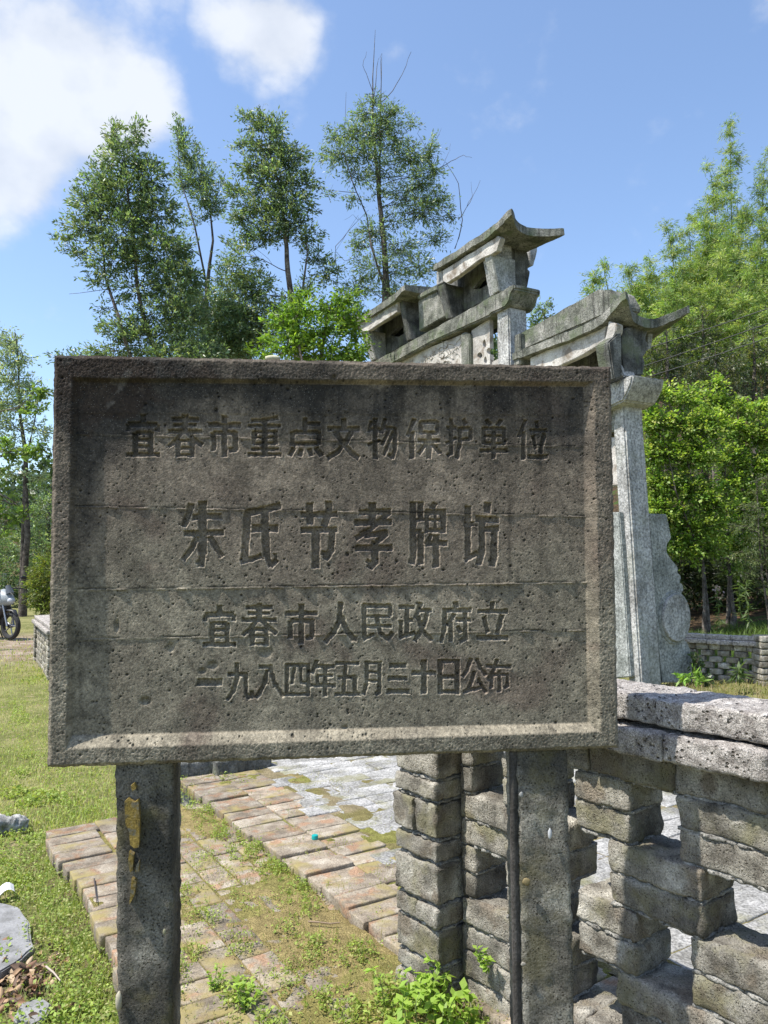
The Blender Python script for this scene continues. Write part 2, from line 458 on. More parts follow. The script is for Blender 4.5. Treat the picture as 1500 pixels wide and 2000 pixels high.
# courses 0..1 solid, 2-9 openwork pairs, 10 solid, then two coping courses
def run(c, gaps, start=.15, lens=(.235, .25, .22)):
    t = start; gi = 0
    edges = [start]
    for g0, g1 in gaps: edges += [g0, g1]
    edges.append(T_END)
    for a, b in zip(edges[::2], edges[1::2]):
        if b - a < .03: continue
        mortar(a + .004, b - .004, c)
        if c % 2 == 0: mortar(a + .004, b - .004, c + 1)
        x = a
        while x < b - 1e-4:
            l = random.choice(lens)
            if b - (x + l) < .08: l = b - x
            put(x, x + l, c, 1)
            x += l
random.seed(3)
GA = [(.205, .335), (.49, .60), (.775, .905), (1.19, 1.33), (1.60, 1.70)]
GB = [(.40, .465), (.565, .705), (.965, 1.135), (1.40, 1.53)]
for c in (0, 1): run(c, [])
# counted from the top: A pair just under the solid course, then B, A, B
for c in (9, 8): run(c, GA)
for c in (7, 6): run(c, GB)
for c in (5, 4): run(c, [(.215, .34), (.50, .60), (.78, .925), (1.20, 1.34)])
for c in (3, 2): run(c, [(.42, .48), (.555, .72), (1.0, 1.17), (1.42, 1.55)])
run(10, [], lens=(.24, .25))
# coping: the lower course sticks out further than the upper one
def cope(c, h, d0, d1, lens, start, joint=.004):
    x = start
    while x < T_END + .3:
        l = random.choice(lens)
        me = blk(l - joint, d1 - d0, h, 'c', **BR['c'])
        o = obj('coping_brick', me, None, wall)
        o.location = (x + l / 2, (d0 + d1) / 2 + random.uniform(-.004, .004), c + h / 2)
        o.rotation_euler = (random.uniform(-.015, .015), random.uniform(-.006, .006), random.uniform(-.01, .01))
        x += l
cope(11 * CH + .008, .066, -.062, .17, (.245, .25), -.07)
cope(11 * CH + .008 + .078, .064, -.035, .16, (.36, .30, .34), -.12)
# end pillar: alternating flat and on-edge bricks, standing 10 cm proud of the panel
random.seed(12)
zc = 0.0
seq = [.06, .062, .112, .07, .125, .07, .118, .066, .12, .062]
i = 0
while zc < 11 * CH - .05:
    h = seq[i % len(seq)] ; i += 1
    h = min(h, 11 * CH - zc)
    split = i % 3 == 1
    parts_ = [(-.055, .145)] if not split else [(-.055, .04), (.045, .145)]
    for a, b in parts_:
        me = blk(b - a, .135, h - .013, 'b', **BR['b'])
        o = obj('brick', me, None, wall); o.location = ((a + b) / 2, -.098 + .0675 + random.uniform(-.006, .006), zc + h / 2)
        o.rotation_euler = (random.uniform(-.01, .01), 0, random.uniform(-.03, .03))
        me = blk(b - a, .115, h - .013, 'b', **BR['b'])
        o = obj('brick', me, None, wall); o.location = ((a + b) / 2, .045 + .0575, zc + h / 2)
    mort.append((-.045, .14, zc + h - .003, -.085, .14, .012))
    zc += h
# ragged mortar in the joints: one lumpy part
VV = []; FF = []
for (t0, t1, z, d0, d1, h) in mort:
    nx = max(3, int((t1 - t0) / .014)); ny = max(3, int((d1 - d0) / .02))
    for lay in (0, 1):
        pass
    base = len(VV)
    for i in range(nx + 1):
        for j in range(ny + 1):
            x = t0 + (t1 - t0) * i / nx; y = d0 + (d1 - d0) * j / ny
            e = i in (0, nx) or j in (0, ny)
            x += random.uniform(-.006, .006) * (i in (0, nx)); y += random.uniform(-.010, .006) * (j == 0)
            for s in (-1, 1):
                VV.append((x, y, z + s * (h * .5 + random.uniform(0, .003)) * (.45 if e else 1)))
    def q(i, j, s): return base + (i * (ny + 1) + j) * 2 + s
    for i in range(nx):
        for j in range(ny):
            FF.append((q(i, j, 1), q(i + 1, j, 1), q(i + 1, j + 1, 1), q(i, j + 1, 1)))
            FF.append((q(i, j, 0), q(i, j + 1, 0), q(i + 1, j + 1, 0), q(i + 1, j, 0)))
        FF.append((q(i, 0, 0), q(i + 1, 0, 0), q(i + 1, 0, 1), q(i, 0, 1)))
        FF.append((q(i, ny, 0), q(i, ny, 1), q(i + 1, ny, 1), q(i + 1, ny, 0)))
    for j in range(ny):
        FF.append((q(0, j, 0), q(0, j, 1), q(0, j + 1, 1), q(0, j + 1, 0)))
        FF.append((q(nx, j, 0), q(nx, j + 1, 0), q(nx, j + 1, 1), q(nx, j, 1)))
me = mesh_np('mortar', np.array(VV), np.array(FF), True)
obj('mortar', me, M_MORTAR, wall, kind='stuff')
# ------------------------------------------------------------------ the signboard
BW, BH = 1.2402, .8709
BO = np.array([.5260, 1.765, .9344])                               # lower right corner of the front
yaw_, tilt_, roll_ = .1086, .0189, -.0014
BA = np.array([math.cos(yaw_), math.sin(yaw_), 0]); BB = np.array([0, 0, 1.])
bn = np.cross(BA, BB)
BB = math.cos(tilt_) * BB + math.sin(tilt_) * bn
BA, BB = math.cos(roll_) * BA + math.sin(roll_) * BB, -math.sin(roll_) * BA + math.cos(roll_) * BB
BN = np.cross(BA, BB)                                              # towards the viewer
BL = BO - BW * BA                                                  # lower left corner
RDEP = .016
def b_uv(x, y, dep=RDEP):
    """photo point -> (u, v) on the sunk panel"""
    r = ray(x, y); o = BL - dep * BN
    t = ((o - EYEP) @ BN) / (r @ BN); p = EYEP + r * t - BL
    return p @ BA, p @ BB

# characters as strokes: x y pairs, then width (in hundredths of the box unless given in zoomed pixels)
GL = {
'yi': "50 0 50 17 14;8 23 92 23 12;8 23 8 38 10;92 23 90 38 10;28 42 28 92 12;72 42 72 92 12;28 43 72 43 9;28 59 72 59 8;28 75 72 75 8;2 94 98 94 10",
'chun': "12 10 88 10 10;18 24 82 24 8;2 39 98 39 10;50 0 50 38 14;42 40 24 60 4 74 10;58 40 76 58 97 70 12;30 58 30 100 12;70 58 70 100 12;30 61 70 61 8;30 78 70 78 8;30 95 70 95 8",
'shi': "50 0 50 18 15;3 23 97 23 12;50 22 50 100 14;18 42 18 86 13;18 42 84 42 11;82 42 82 82 66 84 13",
'zhong': "88 3 50 8 12 10 10;2 23 98 23 9;50 6 50 95 15;18 36 18 68 11;82 36 82 68 11;18 38 82 38 8;18 52 82 52 8;18 67 82 67 8;8 81 92 81 8;1 95 99 95 9",
'dian': "48 0 48 32 14;48 15 92 15 10;12 35 12 68 12;88 35 88 68 12;12 37 88 37 11;12 66 88 66 10;16 76 4 97 12;38 78 33 97 12;60 78 66 97 12;80 75 96 97 12",
'wen': "50 0 52 22 15;1 25 99 25 12;76 28 58 60 32 82 3 98 13;26 32 50 64 72 84 95 97 14",
'wu': "14 6 6 34 10;6 26 44 26 10;27 0 27 100 13;2 66 44 54 9;62 0 48 36 11;58 22 96 24 10;94 24 94 78 84 96 72 90 11;74 28 50 66 9;88 30 56 92 9",
'bao': "24 0 4 44 11;17 32 17 100 13;42 6 42 36 10;42 8 90 8 10;90 6 90 36 10;42 35 90 35 9;34 55 98 55 10;66 36 66 100 13;60 58 36 88 10;72 58 98 86 11",
'hu': "22 0 22 86 8 92 13;3 22 42 22 11;2 62 42 46 10;66 0 76 12 12;54 22 54 60 42 98 12;54 24 94 24 11;94 24 94 52 12;54 51 94 51 10",
'dan': "24 0 38 15 12;76 0 62 15 12;15 20 15 62 12;85 20 85 62 12;15 22 85 22 10;15 42 85 42 8;15 61 85 61 8;50 20 50 100 13;2 79 98 79 11",
'wei': "26 0 4 44 11;19 30 19 100 13;62 4 66 20 12;38 27 98 27 11;50 40 60 74 11;88 34 74 84 12;34 94 100 94 12",
'ren': "50 0 46 45 28 74 3 98 14;52 38 70 70 88 90 98 92 15",
'min': "10 6 90 6 12;88 4 88 34 11;10 34 88 34 8;12 4 12 92 13;10 60 94 60 10;10 94 42 80 10;48 36 60 78 80 94 95 78 13",
'zheng': "2 12 48 12 11;26 12 26 84 12;26 46 46 46 10;8 46 8 86 11;2 91 50 77 10;68 0 50 40 11;62 20 100 20 10;88 22 74 64 50 98 12;58 38 74 72 98 97 12",
'fu': "48 0 52 16 14;8 21 98 21 11;14 21 14 62 3 100 11;44 30 24 60 10;34 50 34 98 11;50 45 98 45 10;80 30 80 90 64 97 12;56 60 66 76 11",
'li': "50 0 50 20 14;5 25 97 25 12;24 38 38 80 13;80 34 64 84 13;2 93 98 93 12",
'yi1': "0 50 100 50 95",
'jiu': "38 0 38 42 24 74 2 99 13;4 29 76 29 11;72 29 72 80 82 93 97 90 95 76 11",
'ba': "12 9 58 9 12;40 20 32 58 4 99 12;50 9 66 56 95 96 12",
'si': "3 5 97 5 11;8 3 8 97 13;92 3 92 97 12;8 92 92 92 10;38 10 28 62 11;62 8 64 56 88 60 10",
'nian': "26 0 6 36 11;20 17 94 17 11;26 42 88 42 10;28 42 28 66 11;1 69 99 69 11;58 17 58 100 13",
'wu5': "3 7 97 7 11;44 7 34 94 13;12 47 84 47 11;80 47 80 94 13;0 94 100 94 11",
'yue': "20 4 20 68 4 98 14;18 7 88 7 11;86 4 86 92 68 98 14;22 34 86 34 9;22 60 86 60 9",
'san': "14 10 86 10 16;8 50 90 50 16;2 92 98 92 17",
'shi10': "50 0 50 100 20;0 38 100 38 14",
'ri': "12 2 12 100 17;88 2 88 100 17;12 7 88 7 12;12 50 88 50 12;12 93 88 93 12",
'gong': "36 3 20 34 3 50 12;62 3 78 30 98 46 12;50 38 40 62 26 84 11;6 92 60 84 90 78 11;66 56 80 74 98 95 12",
'bu': "0 21 100 21 12;44 0 32 32 8 62 12;22 48 22 88 12;22 46 88 46 11;86 46 86 80 74 86 11;54 32 54 100 13",
}
ROWS = [
 [('yi', 245, 314, 810, 893), ('chun', 327, 396, 811, 893), ('shi', 405, 472, 812, 892), ('zhong', 484, 550, 814, 892), ('dian', 563, 631, 816, 893),
  ('wen', 639, 703, 818, 896), ('wu', 717, 775, 818, 896), ('bao', 793, 861, 818, 896), ('hu', 870, 922, 819, 896), ('dan', 936, 993, 820, 896), ('wei', 1011, 1070, 820, 897)],
 [('yi', 395, 462, 1182, 1264), ('chun', 472, 541, 1178, 1262), ('shi', 555, 622, 1180, 1258), ('ren', 634, 697, 1178, 1255), ('min', 704, 770, 1179, 1253),
  ('zheng', 778, 844, 1177, 1253), ('fu', 860, 922, 1175, 1255), ('li', 930, 994, 1175, 1251)],
 [('yi1', 384, 434, 1326, 1340), ('jiu', 443, 494, 1297, 1368), ('ba', 498, 556, 1297, 1364), ('si', 556, 606, 1296, 1362), ('nian', 606, 656, 1290, 1361),
  ('wu5', 654, 703, 1291, 1360), ('yue', 709, 747, 1291, 1357), ('san', 754, 801, 1294, 1356), ('shi10', 805, 852, 1289, 1356), ('ri', 855, 899, 1287, 1357),
  ('gong', 903, 951, 1286, 1357), ('bu', 950, 999, 1289, 1352)]]
Z3 = ("150 115 122 220 88 305 52;160 228 425 215 54;252 85 252 560 72;252 555 238 670 52;200 620 240 650 30;86 372 442 362 50;205 410 150 510 82 600 44;318 405 370 500 425 575 50;"
      "632 195 780 165 935 128 58;648 195 640 400 622 610 62;600 622 680 605 770 570 46;690 326 922 328 64;805 180 812 400 822 570 64;822 570 860 660 905 610 46;898 550 902 620 26;"
      "1125 205 1450 200 50;1203 100 1206 292 64;1375 98 1372 180 1335 295 58;1125 345 1450 338 50;1260 345 1255 682 70;1405 330 1395 520 1345 595 58;1308 540 1350 560 40")
Z4 = ("140 185 425 178 50;262 98 262 300 66;104 278 432 272 54;405 188 250 330 118 412 46;190 390 400 362 48;385 372 300 450 50;108 502 438 500 58;285 450 283 620 242 674 62;208 612 256 640 34;"
      "622 100 626 560 610 632 58;688 95 688 240 48;640 250 722 250 30;640 356 700 356 46;692 360 692 646 54;820 98 790 152 50;732 182 912 182 50;745 182 745 370 38;892 182 890 368 50;745 255 892 255 28;820 182 820 350 28;735 348 905 345 38;790 372 738 472 40;738 462 926 458 50;828 382 828 672 60;"
      "1110 130 1110 600 54;1074 292 1168 288 44;1080 612 1196 540 42;1285 98 1278 190 60;1178 242 1384 250 54;1238 260 1236 520 1206 642 58;1252 336 1384 326 48;1345 330 1345 560 1328 652 62;1298 606 1340 640 34")
def strokes_px():
    out = []
    for row in ROWS:
        for k, x0, x1, y0, y1 in row:
            sx = (x1 - x0) / 100; sy = (y1 - y0) / 100; sc = (sx + sy) / 2
            for s in GL[k].split(';'):
                v = [float(q) for q in s.split()]
                w = v[-1] * (sc if k != 'yi1' else sy)
                pts = [(x0 + v[i] * sx, y0 + v[i + 1] * sy) for i in range(0, len(v) - 1, 2)]
                out.append((pts, w * 1.0, .8))
    for Z, ox, oy in ((Z3, 340, 960), (Z4, 670, 960)):
        for s in Z.split(';'):
            v = [float(q) / 4.545 for q in s.split()]
            out.append(([(ox + v[i], oy + v[i + 1]) for i in range(0, len(v) - 1, 2)], v[-1], 1.0))
    return out

def make_board():
    NX, NY = 760, 534
    u = np.linspace(0, BW, NX); v = np.linspace(0, BH, NY)
    U, V = np.meshgrid(u, v)
    wob = fbm(U.shape, 40, 56, 3, 3) * .0022
    # rim and splayed inner sides
    def line_y(xa, ya, xb, yb, dep=RDEP):           # photo line -> v as function of u
        a = b_uv(xa, ya, dep); b = b_uv(xb, yb, dep)
        return a[1] + (U - a[0]) * (b[1] - a[1]) / (b[0] - a[0])
    iL = b_uv(134, 1100, 0)[0] + wob; iR = b_uv(1168, 1100, 0)[0] + wob
    iT = line_y(142, 737, 1165, 745, 0) + wob; iB = line_y(135, 1464, 1175, 1430, 0) + wob
    pL = b_uv(146, 1100)[0]; pR = b_uv(1143, 1100)[0]
    pT = line_y(150, 748, 1150, 757); pB = line_y(180, 1436, 1150, 1412)
    f = np.minimum.reduce([(U - iL) / (pL - iL), (iR - U) / (iR - pR), (iT - V) / (iT - pT), (V - iB) / (pB - iB)])
    f = np.clip(f, 0, 1)
    f = np.where(f > 0, f, 0)
    h = -RDEP * f
    inside = sstep(f, .85, 1)
    # carved characters
    du = u[1] - u[0]; dv = v[1] - v[0]
    D = np.full(U.shape, 1.0)
    mag = fbm(U.shape, 75, 105, 8, 3) * .0016 + fbm(U.shape, 190, 270, 9, 2) * .0011
    for pts, w, cap in strokes_px():
        q = [b_uv(x, y) for x, y in pts]
        hw = w / FPX * 1.72 / 2
        for (ax, ay), (bx, by) in zip(q[:-1], q[1:]):
            i0 = max(0, int((min(ax, bx) - hw * 2) / du)); i1 = min(NX, int((max(ax, bx) + hw * 2) / du) + 2)
            j0 = max(0, int((min(ay, by) - hw * 2) / dv)); j1 = min(NY, int((max(ay, by) + hw * 2) / dv) + 2)
            X = U[j0:j1, i0:i1] - ax; Y = V[j0:j1, i0:i1] - ay
            dx, dy = bx - ax, by - ay; l = math.hypot(dx, dy); dx /= l; dy /= l
            s = X * dx + Y * dy; t = np.abs(-X * dy + Y * dx)
            over = np.maximum(-s, s - l)                      # beyond the ends
            d = np.maximum(t - hw, over - (hw * .35 if len(q) > 2 else 0))
            sub = D[j0:j1, i0:i1]; np.minimum(sub, d, out=sub)
    D = D + mag
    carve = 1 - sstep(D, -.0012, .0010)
    h = h - .0075 * carve * inside
    h += .0011 * np.exp(-((D - .0016) / .0011) ** 2) * inside * np.clip(.55 + .9 * gn(U * 60, V * 60, 402), 0, 1.3)
    h += .0012 * carve * fbm(U.shape, 120, 170, 77, 2)
    h -= (1 - carve) * .0012 * (1 - sstep(np.abs(D), .0, .004)) * inside * np.clip(vnoise(U.shape, 90, 120, 33), 0, 1)
    # board marks of the formwork: faint steps and raised seams
    seam = np.zeros(U.shape); ridge = np.zeros(U.shape)
    for (xa, ya, xb, yb, amp) in ((220, 850, 1150, 874, .0016), (160, 990, 1170, 1010, .0022), (140, 1153, 1165, 1138, .0036), (190, 1249, 1168, 1231, .0026), (160, 748 + 60, 1100, 812, .0)):
        c = line_y(xa, ya, xb, yb); w_ = .0016
        jag = fbm(U.shape, 2, 160, int(ya), 3)
        c = c + jag * .0013
        h += inside * (1 - carve) * amp * np.exp(-((V - c) / w_) ** 2) * np.clip(.55 + 1.2 * vnoise(U.shape, 1, 60, int(ya) + 3), .0, 1.5)
        h -= inside * (1 - carve) * amp * .9 * np.exp(-((V - c - .0028) / w_) ** 2) * np.clip(.3 + vnoise(U.shape, 1, 40, int(ya) + 9), 0, 1)
        h += inside * .0006 * np.tanh((V - c) / .002)
        if amp > 0:
            seam = np.maximum(seam, np.exp(-((V - c - .0030) / .0016) ** 2) * np.clip(.4 + gn(U * 30, V * 0, int(ya) + 7), 0, 1)); ridge = np.maximum(ridge, np.exp(-((V - c) / .0014) ** 2) * np.clip(.3 + gn(U * 26, V * 0, int(ya) + 8), 0, 1))
    # grain and blow-holes
    h += fw(U, V, 330, 21, 2) * .00030 * (1 - .4 * carve)
    h += fw(U, V, 60, 22, 3) * .00022 + fw(U, V, 9, 24, 3) * .0012
    rimm = 1 - sstep(f, 0, .2)
    h += rimm * (fw(U, V, 420, 23, 2) * .0010)
    rg = np.random.default_rng(5)
    pitm = np.zeros(U.shape)
    dens = vnoise(U.shape, 7, 10, 91)
    for k in range(5200):
        big = k < 420
        cx = rg.uniform(.01, BW - .01); cy = rg.uniform(.01, BH - .01)
        ii = int(cx / du); jj = int(cy / dv)
        if dens[jj, ii] < rg.uniform(-1.1, .7): continue
        r = rg.uniform(.0022, .0036) if big else rg.uniform(.0010, .0020)
        if k < 16: r = rg.uniform(.0038, .0055)
        n_ = int(r * 1.6 / du) + 1
        sl = (slice(max(0, jj - n_), jj + n_ + 1), slice(max(0, ii - n_), ii + n_ + 1))
        dd = np.hypot((U[sl] - cx), (V[sl] - cy) * rg.uniform(.8, 1.2)) / r
        pitm[sl] = np.maximum(pitm[sl], (1 - sstep(dd, .35, 1.05)) * min(1.3, r / .0017))
    h -= pitm * .0030
    for (x, y, rx, ry) in ((228, 1222, 4, 11), (674, 1422, 5, 4), (415, 1300, 9, 7), (333, 1265, 6, 9), (520, 1275, 12, 10), (283, 1370, 9, 7), (652, 742, 5, 6), (395, 1311, 6, 5)):
        cu, cv_ = b_uv(x, y)
        h -= .006 * np.exp(-(((U - cu) / (rx * .00115)) ** 2 + ((V - cv_) / (ry * .00115)) ** 2) ** 1.5)
    # chipped outer edge
    e = np.minimum.reduce([U, BW - U, V, BH - V])
    h -= .006 * (1 - sstep(e, 0, .007 + .006 * np.clip(vnoise(U.shape, 60, 80, 17), 0, 1)))
    eb = np.clip(-vnoise(U.shape, 30, 40, 18), 0, 1)
    Uo = U + np.where(e < .012, 0, 0)
    Pw = BL[None, None] + U[..., None] * BA + V[..., None] * BB + h[..., None] * BN
    edge_n = fbm(U.shape, 80, 110, 44, 3)
    # uneven outline
    k_ = (1 - sstep(e, 0, .012))[..., None] * edge_n[..., None] * .0018
    ctr = BL + BW / 2 * BA + BH / 2 * BB
    horiz = np.where((np.minimum(U, BW - U) < np.minimum(V, BH - V))[..., None], np.sign(U - BW / 2)[..., None] * BA, np.sign(V - BH / 2)[..., None] * BB)
    Pw = Pw + horiz * k_
    idx = np.arange(NX * NY).reshape(NY, NX)
    Fq = [np.stack([idx[:-1, :-1], idx[:-1, 1:], idx[1:, 1:], idx[1:, :-1]], -1).reshape(-1, 4)]
    Vv = [Pw.reshape(-1, 3)]
    nb = NX * NY
    # sides and back
    loop = np.concatenate([idx[0, :], idx[1:, -1], idx[-1, -2::-1], idx[-2:0:-1, 0]])
    TK = .075
    prev = loop; base = nb
    steps = [.012, .03, .052, TK]
    for si, dpt in enumerate(steps):
        pts = Pw.reshape(-1, 3)[loop] - BN * dpt + np.random.default_rng(si).normal(0, .0008, (len(loop), 3))
        Vv.append(pts); new = np.arange(base, base + len(loop)); base += len(loop)
        Fq.append(np.stack([prev, new, np.roll(new, -1), np.roll(prev, -1)], -1)); prev = new
    cpt = base; Vv.append((ctr - BN * TK)[None]); base += 1
    me = bpy.data.meshes.new('board')
    Va = np.concatenate(Vv); Fa = np.concatenate(Fq)
    # back as a fan of quads (pairs of edges)
    lp = prev[:len(prev) // 2 * 2].reshape(-1, 2); nx_ = np.roll(prev, -2)[:len(prev) // 2 * 2].reshape(-1, 2)[:, 0]
    Fa = np.concatenate([Fa, np.stack([lp[:, 0], np.full(len(lp), cpt), nx_, lp[:, 1]], -1)])
    me = mesh_np('board', Va, Fa, True)
    # weathering with shapes of its own: black algae and brown moss at the top left, drip marks, rusty and pale patches; last, shade and highlights painted along the relief
    vn = V / BH; un = U / BW
    C = np.array([.152, .124, .094]) + (np.array([.178, .156, .116]) - np.array([.152, .124, .094])) * sstep(1 - vn + .3 * fw(U, V, 4, 300), .35, .75)[..., None]
    n1 = fw(U, V, 5.5, 310, 6)
    red = sstep(n1 + .42 * np.exp(-(((un - .2) / .13) ** 2 + ((vn - .56) / .15) ** 2)) + .3 * np.exp(-(((un - .12) / .05) ** 2 + ((vn - .17) / .16) ** 2)) + .16 * sstep(un, .93, .97) + .1 * np.exp(-((vn - .66) / .06) ** 2), .18, .55)
    C = C * (1 - .65 * red[..., None]) + np.array([.100, .072, .056]) * .65 * red[..., None]
    pale = sstep(fw(U, V, 8, 320, 6), .12, .5)
    C = C * (1 + .42 * pale[..., None]) * (1 - .28 * sstep(fw(U, V, 7, 325, 6), .1, .5))[..., None]
    drip = .7 * fw(U, V * .14, 16, 330, 4) + .5 * fw(U, V * .06, 44, 340, 3)
    dk = sstep(drip + .62 * sstep(vn, .55, 1.0) * inside, .34, .8) * inside
    C = C * (1 - .55 * dk[..., None])
    C = C * (1 + .30 * (sstep(fw(U, V * .2, 12, 350, 4), .2, .55) * sstep(vn, .3, .8))[..., None])
    g1 = np.exp(-(((un - .075) / .11) ** 2 + ((vn - .93) / .15) ** 2))
    g2 = np.exp(-(((vn - .955) / .04) ** 2)) * sstep(.8 - un, 0, .6)
    g3 = np.exp(-(((un - .055) / .028) ** 2)) * sstep(vn, .05, .7)
    g4 = np.exp(-(((un - .93) / .05) ** 2 + ((vn - .86) / .10) ** 2)) * .7
    nb_ = fw(U, V, 13, 360, 6)
    blk_ = sstep(1.6 * g1 + .75 * g2 + .6 * g3 + g4 + .55 * sstep(vn, .74, .97) * inside + .75 * nb_, .15, 1.0)
    C = C * (1 - .80 * blk_[..., None]) + np.array([.020, .019, .018]) * .80 * blk_[..., None]
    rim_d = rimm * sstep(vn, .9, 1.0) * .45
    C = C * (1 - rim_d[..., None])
    mo = sstep(g1 * 1.05 + .55 * g2 * rimm + .9 * fw(U, V, 24, 370, 5), .55, .95)
    C = C * (1 - .55 * mo[..., None]) + np.array([.030, .017, .010]) * .55 * mo[..., None]
    sp2 = sstep(fw(U, V, 34, 380, 4), .25, .6) * (g1 + .3)
    C = C * (1 - .35 * sp2[..., None]) + np.array([.17, .15, .13]) * .35 * np.clip(sp2, 0, 1)[..., None]
    C = C * (1 + .55 * fw(U, V, 300, 390, 2)[..., None] + .40 * fw(U, V, 70, 395, 3)[..., None])
    C = C * (1 - .7 * np.clip(pitm, 0, 1)[..., None])
    C = C * (1 - .16 * carve[..., None]) * (1 - .8 * (seam * inside)[..., None]) * (1 + .8 * (ridge * inside)[..., None])  # letter floors darkened in colour to deepen their shade
    # painted highlight on the burr round the characters and on the lower splay
    lip = np.exp(-((D - .0014) / .0012) ** 2) * inside
    C = C * (1 + .8 * lip[..., None])
    low = sstep(1 - np.abs(f - .5) * 2, 0, .3) * ((V - iB) < .05) * (V > iB)
    C = C * (1 + .35 * low[..., None])
    sidec = np.tile(np.array([[.14, .128, .112]]), (base - NX * NY, 1))
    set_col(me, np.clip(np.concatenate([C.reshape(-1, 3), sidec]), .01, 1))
    M, n, b = newmat('old_concrete'); lk = n.links.new
    at = N(n, 'ShaderNodeAttribute', attribute_name='Col'); geo = N(n, 'ShaderNodeNewGeometry')
    ns = N(n, 'ShaderNodeTexNoise'); ns.inputs['Scale'].default_value = 340; ns.inputs['Detail'].default_value = 3; ns.inputs['Roughness'].default_value = .7
    lk(geo.outputs['Position'], ns.inputs['Vector'])
    c = mixc(n, 1.0, at.outputs['Color'], mixc(n, mrange(n, ns.outputs['Fac'], .32, .68, 0, 1, False), (.7,) * 3, (1.35,) * 3), 'MULTIPLY')
    sp_ = N(n, 'ShaderNodeTexVoronoi'); sp_.inputs['Scale'].default_value = 190; lk(geo.outputs['Position'], sp_.inputs['Vector'])
    c = mixc(n, mrange(n, sp_.outputs['Distance'], .10, .17, .5, 0), c, (.36, .34, .30))
    lk(c, b.inputs['Base Color']); b.inputs['Roughness'].default_value = .88; b.inputs['Specular IOR Level'].default_value = .3
    bp = N(n, 'ShaderNodeBump'); bp.inputs['Distance'].default_value = .0018
    lk(ns.outputs['Fac'], bp.inputs['Height']); lk(bp.outputs[0], b.inputs['Normal'])
    sign = thing('signboard', 'weathered concrete signboard carved with rows of Chinese characters, on two concrete posts in front', 'signboard', tuple(BL + BW / 2 * BA - np.array([0, 0, 1.05])))
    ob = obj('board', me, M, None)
    ob.parent = sign; ob.matrix_parent_inverse = Matrix.Translation(-Vector(sign.location))
    return sign
SIGN = make_board()
M_POST = stone('post_concrete', (.06, .056, .046), (.145, .134, .11), (.30, .285, .24), big=7, speck=240, speck_amt=.55, bump=.005, bump_scale=130, pits=.5, pit_scale=140, tone=.02,
               moss=(.16, .14, .05), moss_amt=.35, moss_scale=8, streak=.5)
def post(pxs, y_top, y_bot, dep, seed):
    """pxs: left and right photo edges at the top and the bottom"""
    (lt, rt), (lb, rb) = pxs
    o = BL - .012 * BN
    def on(x, y):
        r = ray(x, y); t = ((o - EYEP) @ BN) / (r @ BN); return EYEP + r * t
    A_ = [on(lb, y_bot), on(rb, y_bot), on(rt, y_top), on(lt, y_top)]
    # carry down below ground
    ext = 1.02
    vl = A_[0] - A_[3]; vr = A_[1] - A_[2]
    k = (A_[3][2] + .3) / -vl[2]
    A_[0] = A_[3] + vl * k; A_[1] = A_[2] + vr * k
    nu, nv, nd = 14, 150, 14
    rg = random.Random(seed); off = Vector((rg.uniform(0, 50),) * 3)
    ring = []
    for i in range(nu): ring.append((i / nu, 0))
    for i in range(nd): ring.append((1, i / nd))
    for i in range(nu): ring.append((1 - i / nu, 1))
    for i in range(nd): ring.append((0, 1 - i / nd))
    VV = []
    for j in range(nv + 1):
        s = j / nv
        a = A_[3] + (A_[0] - A_[3]) * s; b = A_[2] + (A_[1] - A_[2]) * s
        for (x, y) in ring:
            cx = min(max(x, .07), .93); cy = min(max(y, .07), .93)
            ddx, ddy = x - cx, y - cy
            l = math.hypot(ddx, ddy)
            if l > .07: x, y = cx + ddx / l * .07, cy + ddy / l * .07
            p = a + (b - a) * x - BN * (dep * y)
            nn = Vector((x - .5, y - .5, 0))
            edge = 1 if (abs(x - .5) > .4 and abs(y - .5) > .4) else 0
            d = mnoise.noise(Vector(p) * 30 + off) * .0025 + mnoise.noise(Vector(p) * 90 + off) * .0022 + edge * mnoise.noise(Vector(p) * 60) * .004
            out = (BA * (x - .5) - BN * (y - .5)); out = out / (np.linalg.norm(out) + 1e-9)
            VV.append(p + out * d)
    k = len(ring)
    FF = [(j * k + i, (j + 1) * k + i, (j + 1) * k + (i + 1) % k, j * k + (i + 1) % k) for j in range(nv) for i in range(k)]
    me = mesh_np('post', VV, FF, True)
    ob = obj('post', me, M_POST, SIGN); ob.matrix_parent_inverse = Matrix.Translation(-Vector(SIGN.location))
    return ob, A_
p1, A1 = post(((224, 338), (229, 337)), 1470, 2000, .115, 1)
p2, A2 = post(((1010, 1108), (1020, 1124)), 1450, 2000, .105, 2)
